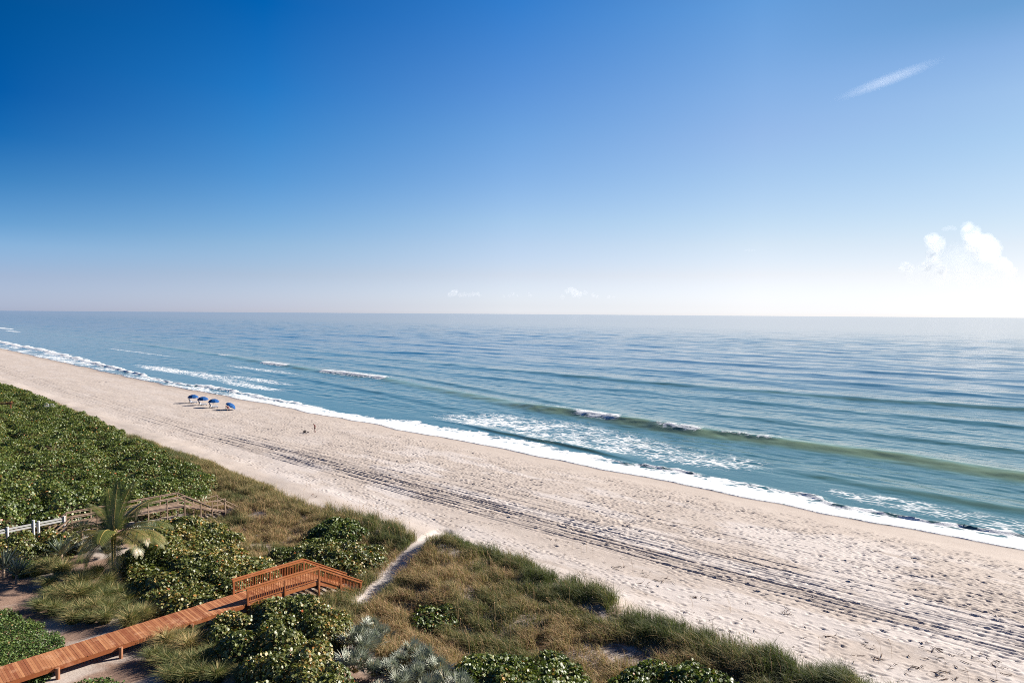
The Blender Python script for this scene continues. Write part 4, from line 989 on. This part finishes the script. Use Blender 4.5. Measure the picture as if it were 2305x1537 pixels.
# sea oat stalks standing above the grass
def stalks(cs, cn, hgt, seed, wd=.02):
    g = np.random.default_rng(seed); mb = MB()
    for s, n, h_ in zip(cs, cn, hgt):
        z = float(ground(s, n)); x, y = W(s, n); x, y = float(x), float(y); a_ = g.normal(2.6, .9); l_ = g.uniform(.1, .45) * h_
        dx, dy = math.cos(a_), math.sin(a_)
        pts = [(x, y, z), (x + dx * l_ * .25, y + dy * l_ * .25, z + h_ * .6), (x + dx * l_, y + dy * l_, z + h_ * .96)]
        mb.tube(pts, [wd * .5, wd * .45, wd * .35], 4, g.random(), False)
        ex = (x + dx * (l_ + .10), y + dy * (l_ + .10), z + h_ * (.93 + .06 * g.random()))
        mb.tube([pts[-1], ((pts[-1][0] + ex[0]) / 2, (pts[-1][1] + ex[1]) / 2, (pts[-1][2] + ex[2]) / 2 + .05), ex], [wd * .8, wd * 1.6, wd * .4], 4, g.random(), False)
    return mb
so_s = 12 + 62 * gg.random(900); so_n = 27 + 16.5 * gg.random(900)
kp = (so_n < veg_edge(so_s) - .1) & (so_n > np.interp(so_s, [0, 31, 45, 46, 50, 75], [31, 27, 27, 31.2, 31.2, 31])) & (veg_here(so_s, so_n) < .3) & (path_dist(so_s, so_n)[0] > 1.2) & (fbm(so_s / 4, so_n / 4, 351, 2) > .47)
so_s, so_n = so_s[kp], so_n[kp]
tag(stalks(so_s, so_n, gg.uniform(1.0, 1.75, len(so_s)), 352).build('sea_oats', M_OAT), 'thin tan sea oat stalks standing above the dune grass', 'sea oats', kind='stuff')
bo = [at(px, py, 1.55) for px, py in ((1310, 1250), (1320, 1242), (1292, 1222), (1288, 1236), (1335, 1255), (1405, 1282), (1645, 1378), (1642, 1372), (1985, 1475), (2008, 1480), (1978, 1492), (2130, 1525), (2245, 1530), (1425, 1295), (1560, 1370), (1845, 1470), (700, 1105), (716, 1112), (690, 1098), (2180, 1535))]
tag(stalks([q[0] for q in bo], [q[1] for q in bo], gg.uniform(.8, 1.5, len(bo)), 353, .016).build('sea_oats', M_OAT), 'sparse sea oat stalks rising from the bare sand at the dune foot', 'sea oats', kind='stuff')

# ------------------------------------------------------------------ grass tussocks, each a thing
def make_tussock(seed, nb=900, R_=.85, H_=.95, bias=.0, wd=.026):
    g = np.random.default_rng(seed)
    r_ = np.sqrt(g.random(nb)) * R_ * .30; a_ = g.uniform(0, 2 * math.pi, nb)
    bx, by = r_ * np.cos(a_), r_ * np.sin(a_)
    s, n = bx * US[0] + by * US[1], bx * UN[0] + by * UN[1]
    lean = np.clip(r_ / (R_ * .30) * .62 + g.normal(0, .2, nb), 0, 1.1)
    V_, F_ = blades(s, n, np.zeros(nb) - .05, 1.42 * H_ * g.uniform(.6, 1.15, nb), np.full(nb, wd), a_ + g.normal(0, .3, nb), lean, seed + 1, .35)
    rn = np.clip(g.normal(.45 + bias, .27, nb), 0, 1)
    return arrays_mesh('grass_tussock', V_, F_, False, fattr={'rnd': np.repeat(rn, 2)})
TM = [make_tussock(401), make_tussock(402, 1000, .95, 1.0, .08), make_tussock(403, 900, .8, .9, -.10), make_tussock(404, 1000, .9, .95, .30)]
for me_ in TM: me_.materials.append(M_TUSS)
g1 = 'grass tussocks in the bed behind the boardwalk'; g2 = 'grass tussocks in the bed in front of the boardwalk'
lab1 = 'fine bladed green grass tussock in the bed between the palm and the boardwalk'; lab2 = 'fine bladed green grass tussock in the bed in front of the boardwalk'
tl = [(110, 1290, 1, 1.15, g1, 'olive grass tussock nearest the pale shrub at the left edge'), (92, 1278, 0, 1.0, g1, lab1), (140, 1300, 1, 1.15, g1, lab1), (165, 1318, 2, 1.0, g1, lab1), (190, 1310, 0, .95, g1, lab1), (95, 1375, 2, 1.0, g1, lab1), (120, 1352, 2, 1.0, g1, lab1),
      (122, 1382, 0, .9, g1, lab1), (150, 1350, 0, 1.2, g1, lab1), (178, 1352, 1, 1.15, g1, lab1), (205, 1345, 2, 1.1, g1, lab1), (235, 1355, 2, 1.0, g1, lab1), (150, 1385, 2, 1.0, g1, lab1), (185, 1385, 0, 1.1, g1, lab1), (215, 1380, 1, 1.0, g1, lab1),
      (245, 1385, 0, 1.0, g1, lab1), (262, 1368, 2, .9, g1, lab1), (165, 1400, 1, .9, g1, lab1), (205, 1402, 2, .9, g1, lab1), (236, 1405, 0, .9, g1, lab1), (248, 1335, 2, .9, g1, lab1), (152, 1335, 3, .85, g1, 'straw coloured grass tussock in the middle of the bed behind the boardwalk'),
      (292, 1412, 1, 1.05, g1, 'grey green grass tussock touching the back edge of the boardwalk deck'), (322, 1398, 1, .95, g1, lab1), (325, 1378, 0, .85, g1, lab1), (290, 1380, 2, .9, g1, lab1), (342, 1394, 3, .7, g1, 'small straw coloured grass tussock at the back edge of the boardwalk deck'),
      (218, 1302, 2, 1.0, g1, lab1), (240, 1318, 0, 1.0, g1, lab1), (268, 1345, 2, .95, g1, lab1), (288, 1358, 0, .9, g1, lab1), (180, 1330, 1, 1.1, g1, lab1), (112, 1330, 0, 1.0, g1, lab1), (80, 1300, 2, .9, g1, lab1),
      (365, 1450, 3, 1.05, g2, 'pale straw grass tussock against the front edge of the boardwalk'), (425, 1470, 3, 1.0, g2, 'golden grass tussock between the pale straw one and the thicket'), (400, 1442, 1, .95, g2, lab2), (430, 1430, 2, .9, g2, lab2), (450, 1450, 2, .9, g2, lab2), (345, 1490, 2, .85, g2, lab2), (370, 1498, 0, .95, g2, lab2),
      (400, 1510, 2, 1.05, g2, lab2), (432, 1508, 0, 1.0, g2, lab2), (462, 1500, 2, 1.0, g2, lab2), (455, 1530, 0, 1.0, g2, lab2), (420, 1538, 2, 1.0, g2, lab2), (385, 1536, 0, .9, g2, lab2), (490, 1535, 2, .95, g2, lab2), (478, 1475, 2, .85, g2, lab2), (555, 1540, 1, .95, g2, 'grey green grass tussock under the thicket at the bottom edge')]
for i, (px, py, k, sc, grp, lab) in enumerate(tl):
    s, n = at(px, py, 2.3)
    if SF - .35 < s < SB + .3: s = SB + .45 if s > 47.6 else SF - .55
    o = link('grass_tussock', TM[k]); o.location = P(s, n, float(ground(s, n))); o.rotation_euler = (0, 0, i * 2.4); o.scale = (sc, sc, sc * (0.92 + .05 * (i % 4)))
    tag(o, lab, 'grass tussock', grp)

# ------------------------------------------------------------------ silver palmettos
def blade_strip(V_, F_, A_, base_, tip_, side, w_, mid=.5, sag=0.0, val=.5, fold=0.0):
    b = len(V_); m_p = base_.lerp(tip_, mid) + Vector((0, 0, sag))
    V_ += [base_ - side * w_ * .3, base_ + side * w_ * .3, m_p - side * w_ * .5, m_p + side * w_ * .5, tip_ - side * .004, tip_ + side * .004]
    F_ += [(b, b + 1, b + 3, b + 2), (b + 2, b + 3, b + 5, b + 4)]; A_ += [val, val]
def make_palmetto(seed, nf=26, R_=.8):
    g = random.Random(seed); root = empty('silver_palmetto')
    V_, F_, A_ = [], [], []; st = MB()
    for i in range(nf):
        az = g.uniform(0, 2 * math.pi); el = math.radians(g.uniform(18, 85)); pl = R_ * g.uniform(.45, .85)
        d = Vector((math.cos(az) * math.cos(el), math.sin(az) * math.cos(el), math.sin(el)))
        p0 = Vector((g.uniform(-.12, .12), g.uniform(-.12, .12), .02)); p1 = p0 + d * pl
        st.tube([p0, p1], [.016, .010], 4, g.random(), False)
        sd = d.cross(Vector((0, 0, 1))).normalized(); nr = sd.cross(d).normalized(); tone = g.random()
        for j in range(15):
            a_ = math.radians(-105 + 210 * j / 14); ll = R_ * .62 * (1 - .28 * abs(j - 7) / 7) * g.uniform(.9, 1.1)
            dd = (d * math.cos(a_) + sd * math.sin(a_)) + nr * g.uniform(-.05, .22)
            sdd = dd.cross(nr).normalized()
            blade_strip(V_, F_, A_, p1, p1 + dd * ll + Vector((0, 0, -.06)), sdd, .042, .45, .02, min(1, max(0, .25 + .5 * tone + g.uniform(-.2, .25) + (.3 if g.random() > .93 else 0))))
    me_ = bpy.data.meshes.new('fan_leaves'); me_.from_pydata([tuple(v) for v in V_], [], F_); me_.attributes.new('rnd', 'FLOAT', 'FACE').data.foreach_set('value', np.array(A_, dtype=np.float32))
    link('fan_leaves', me_, M_PALMETTO, root); st.build('stems', M_STEM, root)
    return root
PMS = [make_palmetto(501), make_palmetto(502, 30, .9), make_palmetto(503, 22, .75)]
used_p = set()
pl_ = [(835, 1398, 0, 1.0, 'silver palmetto at the top of the silver clump, beside the thicket'), (862, 1408, 2, .95, None), (800, 1432, 1, 1.05, None), (840, 1432, 0, 1.0, None), (822, 1450, 1, 1.0, None), (800, 1492, 1, 1.15, 'silver palmetto with long pale fans standing lowest on the left of the clump'),
       (842, 1500, 2, 1.0, None), (930, 1450, 0, 1.0, 'silver palmetto at the edge of the dry grass, on the right of the clump'), (905, 1475, 2, 1.0, None), (955, 1478, 1, 1.05, None), (985, 1492, 0, 1.05, None), (940, 1508, 1, 1.0, None), (1000, 1520, 2, 1.1, None), (880, 1500, 0, .95, None), (905, 1530, 1, 1.0, None), (965, 1540, 0, 1.1, None), (1040, 1540, 1, 1.05, None), (1015, 1552, 2, 1.0, None), (858, 1545, 2, .9, None)]
for i, (px, py, k, sc, lab) in enumerate(pl_):
    o = PMS[k] if k not in used_p else copy_tree(PMS[k]); used_p.add(k)
    s, n = at(px, py + 8, 2.7); o.location = P(s, n, float(ground(s, n)) + .22); o.rotation_euler = (0, 0, i * 1.9); o.scale = (sc * 1.22,) * 3
    tag(o, lab or 'silver green fan leaved palmetto in the clump beside the dry grass', 'palmetto', 'silver palmettos beside the dry grass')
for i, (px, py, sc, lab) in enumerate(((205, 1222, 1.0, 0), (228, 1215, 1.1, 0), (190, 1232, 1.0, 0), (318, 1196, 1.0, 1), (342, 1188, .9, 1), (240, 1235, .9, 0), (300, 1212, 1.0, 1))):
    o = copy_tree(PMS[i % 3]); s, n = at(px, py + 14, 2.6); o.location = P(s, n, float(ground(s, n)) + .3); o.rotation_euler = (0, 0, i * 2.2); o.scale = (sc * 1.25,) * 3
    tag(o, ('grey green palmetto behind the palm, on the left of its trunk', 'grey green palmetto behind the palm, on the right of its trunk')[lab], 'palmetto', 'palmettos behind the palm')

# ------------------------------------------------------------------ sword leaved yuccas
def make_yucca(seed, nl=70, L_=1.25):
    g = random.Random(seed); root = empty('yucca'); V_, F_, A_ = [], [], []
    for i in range(nl):
        az = g.uniform(0, 2 * math.pi); el = math.radians(g.triangular(-5, 88, 55)); l_ = L_ * g.uniform(.75, 1.1)
        d = Vector((math.cos(az) * math.cos(el), math.sin(az) * math.cos(el), math.sin(el))); sd = d.cross(Vector((0, 0, 1))).normalized()
        p0 = Vector((0, 0, .55)) + d * .06
        blade_strip(V_, F_, A_, p0, p0 + d * l_, sd, .075, .45, .02, g.random())
    me_ = bpy.data.meshes.new('leaves'); me_.from_pydata([tuple(v) for v in V_], [], F_); me_.attributes.new('rnd', 'FLOAT', 'FACE').data.foreach_set('value', np.array(A_, dtype=np.float32))
    link('leaves', me_, M_YUCCA, root)
    mb = MB(); mb.tube([(0, 0, -.2), (.02, 0, .3), (0, 0, .62)], [.10, .085, .07], 8); mb.build('stem', M_TRUNK, root)
    return root
yu = make_yucca(601)
for i, (px, py, sc, lab) in enumerate(((184, 1205, 1.25, 'spiky yucca in front of the weathered walkway rail, left of the palm'), (138, 1262, 1.35, 'spiky yucca at the end of the hedge under the white fence'), (8, 1300, 1.5, 'large spiky yucca cut by the left edge of the picture'), (38, 1312, 1.2, 'spiky yucca between the left edge and the pale shrub'), (306, 1180, 1.1, 'spiky yucca behind the palm, right of its fronds'))):
    o = yu if i == 0 else copy_tree(yu); s, n = at(px, py, 2.5); o.location = P(s, n, float(ground(s, n))); o.rotation_euler = (0, 0, i * 1.3); o.scale = (sc, sc, sc)
    tag(o, lab, 'yucca', 'yuccas around the palm')

# ------------------------------------------------------------------ coconut palm
s, n = at(256, 1292, 2.4); pg = float(ground(s, n))
palm = empty('palm_tree', P(s, n, pg)); tag(palm, 'young coconut palm with arching yellow green fronds and props beside the grass bed', 'palm tree')
TH = 2.55
mb = MB(); mb.tube([(0, 0, -.2), (.03, 0, .2), (.02, .02, .9), (-.02, .05, 1.7), (0, .05, TH)], [.20, .16, .145, .135, .17], 14)
for i in range(13):
    z = .3 + i * .165; mb.tube([(0.01, .03, z), (0.01, .03, z + .05)], [.150, .153], 14)
mb.build('trunk', M_TRUNK, palm, True)
for a_ in (200, 245):
    mb = MB(); c_, s_ = math.cos(math.radians(a_)), math.sin(math.radians(a_)); mb.tube([(c_ * 1.35, s_ * 1.35, -.15), (c_ * .15, s_ * .15, 1.05)], .035, 6); mb.build('prop_pole', M_GREY, palm)
mb = MB(); mb.tube([(0, .05, TH - .15), (0, .05, TH + .25), (0, .05, TH + .7)], [.16, .19, .07], 10, .5); mb.build('crown_shaft', M_STEM, palm, True)
pr = random.Random(12)
palm.scale = (1.16, 1.16, 1.10)
# azimuth is counted from the right of the picture (0) through the far side (90) to the left (180)
FR = [(100, 84, 4.03, .25), (72, 76, 4.15, .40), (130, 74, 3.78, .45), (55, 60, 4.03, .8), (150, 58, 3.90, .85), (20, 40, 4.15, 1.15), (-5, 24, 4.03, 1.0), (168, 35, 4.15, 1.15), (190, 18, 4.03, 1.15), (35, 26, 3.66, 1.0), (145, 20, 3.66, 1.1),
      (215, 22, 3.66, 1.35), (255, 30, 3.29, 1.5), (300, 12, 3.29, 1.5), (330, 28, 3.54, 1.4), (95, 50, 3.90, .9), (235, -6, 2.68, 1.2), (282, 55, 3.17, 1.5), (5, 34, 3.9, 1.3), (176, 48, 3.8, 1.2), (160, 8, 3.6, 1.0), (18, 14, 3.7, 1.1), (205, 40, 3.5, 1.4), (345, 40, 3.5, 1.4)]
for az, el, Lf, bend in FR:
    a_ = math.radians(az); e_ = math.radians(el); hd = Vector((math.cos(a_), math.sin(a_), 0))
    spine = [Vector((0, .05, TH + .2))]; ns = 22
    for i in range(ns):
        t = i / ns; ee = e_ - bend * t ** 1.25 * 1.25
        spine.append(spine[-1] + (hd * math.cos(ee) + Vector((0, 0, 1)) * math.sin(ee)) * (Lf / ns))
    V_, F_, A_ = [], [], []; tone = pr.random()
    twist = pr.uniform(-.5, .5)
    for i in range(3, ns + 1):
        for sub_ in ((0, .34, .67) if el > 50 else (0, .5)):
            if i == ns and sub_: continue
            t = (i + sub_) / ns; q = spine[i] if sub_ == 0 else spine[i].lerp(spine[min(i + 1, ns)], sub_)
            dr = (spine[min(i + 1, ns)] - spine[i - 1]).normalized()
            sd = dr.cross(Vector((0, 0, 1)));  sd = sd.normalized() if sd.length > .05 else hd.cross(Vector((0, 0, 1)))
            up_ = sd.cross(dr).normalized()
            ll = (.78 * math.sin(math.pi * min(1, .18 + .78 * t)) ** .6 + .06) * pr.uniform(.88, 1.08)
            for sg in (-1, 1):
                out = (sd * sg * .82 + dr * .55 + up_ * (.12 + twist * sg * .4)).normalized()
                tip_ = q + out * ll + Vector((0, 0, -.30 * ll - .08))
                wd_ = dr.cross(out).cross(out).normalized() if dr.cross(out).length > .05 else dr
                blade_strip(V_, F_, A_, q, tip_, wd_, .060 if el > 50 else .048, .45, .05, min(1, max(0, (.05 if el > 50 else .3) + .4 * tone + pr.uniform(-.2, .25) + (.08 if t > .9 else 0))))
    me_ = bpy.data.meshes.new('frond'); me_.from_pydata([tuple(v) for v in V_], [], F_); me_.attributes.new('rnd', 'FLOAT', 'FACE').data.foreach_set('value', np.array(A_, dtype=np.float32))
    fo_ = link('frond', me_, M_FROND, palm)
    mb = MB(); mb.tube(spine, [.034 * (1 - .85 * i / ns) + .006 for i in range(ns + 1)], 5, tone, False); mb.build('midrib', M_STEM, fo_)

# ------------------------------------------------------------------ washed up weed and sticks at the dune foot
mb = MB(); wr = random.Random(77)
M_WRACK = plain('dry_seaweed', (.10, .06, .045), .9, .1, .35)
def squiggle(s, n, L_, r_):
    a_ = wr.gauss(0, .5); pts = []
    for k in range(6):
        z = float(ground(s, n)); x, y = W(s, n); pts.append((float(x), float(y), z + .03 + (wr.random() * .05))); a_ += wr.gauss(0, .45)
        s += math.cos(a_) * L_ / 5; n += math.sin(a_) * L_ / 5
    mb.tube(pts, [r_ * .5, r_, r_ * 1.1, r_, r_ * .7, r_ * .3], 5, wr.random())
WR = [(2118, 1465, 26, 1.2), (2145, 1490, 14, .9), (2200, 1478, 10, .8), (1975, 1460, 8, .6), (1790, 1385, 8, .6), (1770, 1385, 8, .5), (1480, 1300, 16, 1.0), (1500, 1318, 12, 1.0), (1585, 1350, 14, .8), (1390, 1280, 12, 1.0), (1440, 1310, 8, .7), (2080, 1510, 16, .9), (2200, 1530, 16, 1.1), (2125, 1520, 14, .9), (1990, 1490, 12, .9), (2260, 1505, 10, 1.0), (1845, 1425, 8, .8), (700, 1120, 8, .7), (800, 1005, 6, .7), (730, 993, 6, .7), (1260, 1215, 8, .8), (2290, 1505, 8, 1.0), (870, 1090, 6, .6), (760, 1075, 6, .6), (1115, 1155, 8, .7), (620, 1010, 8, 1.0), (470, 1005, 5, 1.2)]
for px, py, k, sp in WR:
    s0, n0 = at(px, py, 1.5)
    for _ in range((k + 1) // 2): squiggle(s0 + wr.gauss(0, sp), n0 + wr.gauss(0, sp * .45), wr.uniform(.25, .9), wr.uniform(.010, .026))
for _ in range(130):
    s0 = 4 + 120 * wr.random() ** 1.6; n0 = 44.6 + abs(wr.gauss(0, 3.2)); squiggle(s0, n0, wr.uniform(.12, .5), wr.uniform(.010, .024))
tag(mb.build('seaweed', M_WRACK), 'scattered dark seaweed and sticks on the sand at the dune foot', 'seaweed', kind='stuff')
# ------------------------------------------------------------------ clouds far out over the sea, and the contrail
def sky_pt(px, py, dist):
    d = FWD * 1537 + (px - 1152.5) * RGT - (py - 768.5) * UPV
    return Vector(d / math.hypot(d[0], d[1]) * dist + np.array([0, 0, CAM_H]))
def cloudmat(name, dens):
    m = bpy.data.materials.new(name); m.use_nodes = True; nt = m.node_tree; nt.nodes.remove(nt.nodes['Principled BSDF'])
    v_ = nt.nodes.new('ShaderNodeVolumePrincipled'); v_.inputs['Color'].default_value = (1, 1, 1, 1); v_.inputs['Density'].default_value = dens
    v_.inputs['Anisotropy'].default_value = 0.1
    nt.links.new(v_.outputs[0], nt.nodes['Material Output'].inputs['Volume']); return m
import bmesh
def cloud(name, puffs, dist, mat, label, group=None, sub=4, rough=.34):
    """puffs: (px, py, radius); a lumpy body of round billows"""
    org = sky_pt(puffs[0][0], 700, dist); org.z = 0; bm = bmesh.new(); g = random.Random(len(puffs) * 7 + int(dist))
    fine = [(px + rp * 1.0 * math.cos(a_), py - abs(rp * 1.0 * math.sin(a_)), rp * g.uniform(.28, .5)) for px, py, rp in puffs if rp > 5.5 for a_ in [g.uniform(-.4, math.pi + .4) for _ in range(6)]]
    for px, py, rp in puffs + fine:
        c = sky_pt(px, py, dist + g.uniform(-.06, .06) * dist) - org; R_ = rp * dist * 1.15 / 1537
        r_ = bmesh.ops.create_icosphere(bm, subdivisions=sub, radius=1.0)
        Q = np.array([v_.co[:] for v_ in r_['verts']])
        K = fbm(Q[:, 0] * 1.6 + c.x / R_ * .7, Q[:, 2] * 1.6 + Q[:, 1] * 1.3 + c.z / R_ * .7, 700, 4)
        for v_, k in zip(r_['verts'], K): v_.co = c + v_.co * (R_ * (1 - rough + 2 * rough * float(k)))
    me = bpy.data.meshes.new('billows'); bm.to_mesh(me); bm.free()
    tmp = link('billows', me); md = tmp.modifiers.new('merge', 'REMESH'); md.mode = 'VOXEL'; md.voxel_size = max(7.0, min(p_[2] for p_ in puffs) * dist * 1.15 / 1537 * .14); md.use_smooth_shade = True
    me = bpy.data.meshes.new_from_object(tmp.evaluated_get(bpy.context.evaluated_depsgraph_get())); bpy.data.objects.remove(tmp); me.materials.clear(); me.name = name
    o = link(name, me, mat); o.location = org; tag(o, label, 'cloud', group); return o
Dc = 20000
M_CL = cloudmat('cumulus', 7e-4); M_CL2 = cloudmat('low_cloud', 6e-4)
cloud('cloud', [(2178, 512, 10), (2186, 525, 14), (2192, 545, 15), (2205, 548, 16), (2222, 550, 16), (2232, 562, 14), (2212, 566, 18), (2195, 560, 15), (2240, 555, 9), (2238, 575, 10), (2250, 592, 12), (2262, 600, 11), (2225, 578, 12), (2275, 612, 9), (2180, 535, 8), (2170, 522, 6)], Dc, M_CL, 'bright heaped cumulus cloud low over the sea, the taller one at the right')
cloud('cloud', [(2098, 540, 11), (2108, 548, 13), (2094, 548, 9), (2112, 562, 9), (2100, 572, 11), (2096, 585, 9), (2108, 590, 9), (2085, 600, 9), (2115, 605, 8), (2125, 612, 7), (2040, 600, 8), (2030, 606, 6), (2050, 604, 7)], Dc, M_CL, 'smaller white cumulus cloud left of the tall one')
M_CL3 = cloudmat('thin_cloud', 0.7e-4)
cloud('cloud', [(2060, 622, 16), (2085, 605, 16), (2110, 612, 20), (2130, 590, 18), (2155, 600, 24), (2150, 570, 18), (2170, 580, 20), (2190, 600, 24), (2220, 610, 22), (2250, 622, 18), (2275, 630, 14), (2180, 625, 20), (2120, 630, 16)], Dc + 1500, M_CL3, 'faint hazy cloud base dissolving into the glow behind the two cumulus clouds')
cloud('cloud', [(2126, 516, 4), (2134, 513.5, 4.5), (2143, 513, 4.5), (2150, 515, 3.5)], Dc, M_CL, 'thin arched wisp of cloud between the two cumulus clouds', sub=3)
cloud('cloud', [(1679, 564, 2.6), (1686, 563.5, 3), (1693, 564, 2.8), (1699, 563.5, 2)], Dc, M_CL, 'tiny flat white cloud alone in the pale sky', sub=3)
gc = 'low clouds on the horizon'
cloud('cloud', [(1012, 664, 5), (1022, 660, 7), (1027, 655, 4), (1035, 664, 5), (1046, 663, 5), (1056, 664, 5), (1066, 662, 5), (1075, 661, 5), (1080, 664, 4)], 32000, M_CL2, 'longest of the low pinkish white clouds above the sea horizon', gc, 3)
cloud('cloud', [(1134, 667, 3), (1146, 666, 3.5), (1154, 662, 4), (1165, 666, 3)], 32000, M_CL2, 'small flat low cloud between the two larger ones on the horizon', gc, 3)
cloud('cloud', [(1191, 663, 4), (1195, 665, 3)], 32000, M_CL2, 'tiny single puff of cloud above the sea horizon', gc, 3)
cloud('cloud', [(1266, 668, 5), (1276, 656, 5), (1285, 653, 6), (1293, 660, 8), (1304, 664, 6), (1318, 659, 5), (1335, 665, 5), (1345, 668, 4), (1370, 668, 4), (1382, 669, 3)], 32000, M_CL2, 'ragged low white cloud above the middle of the sea horizon', gc, 3)
def trail(a, b_, r_, dens, label):
    """a long ellipsoid of thin ice cloud, densest along its axis"""
    D_ = 24000; p, q = sky_pt(*a, D_), sky_pt(*b_, D_); ax = (q - p); R_ = r_ * D_ * 1.2 / 1537
    m = bpy.data.materials.new('thin_ice_cloud'); m.use_nodes = True; nt = m.node_tree; nt.nodes.remove(nt.nodes['Principled BSDF'])
    v_ = nt.nodes.new('ShaderNodeVolumePrincipled'); v_.inputs['Color'].default_value = (1, 1, 1, 1); v_.inputs['Anisotropy'].default_value = .2
    tc = nt.nodes.new('ShaderNodeTexCoord'); ln_ = nt.nodes.new('ShaderNodeVectorMath'); ln_.operation = 'LENGTH'; nt.links.new(tc.outputs['Object'], ln_.inputs[0])
    nt.links.new(maprange(nt, ln_.outputs['Value'], 0.1, 1.0, dens, 0.0), v_.inputs['Density']); nt.links.new(v_.outputs[0], nt.nodes['Material Output'].inputs['Volume'])
    bm = bmesh.new(); bmesh.ops.create_icosphere(bm, subdivisions=4, radius=1.0); me = bpy.data.meshes.new('contrail'); bm.to_mesh(me); bm.free()
    o = link('contrail', me, m); o.location = (p + q) / 2; o.rotation_euler = ax.to_track_quat('X', 'Z').to_euler(); o.scale = (ax.length / 2, R_, R_)
    tag(o, label, 'contrail'); return o
trail((1862, 232), (2142, 126), 12, 7.0e-4, 'pale streak of contrail slanting across the upper right sky')
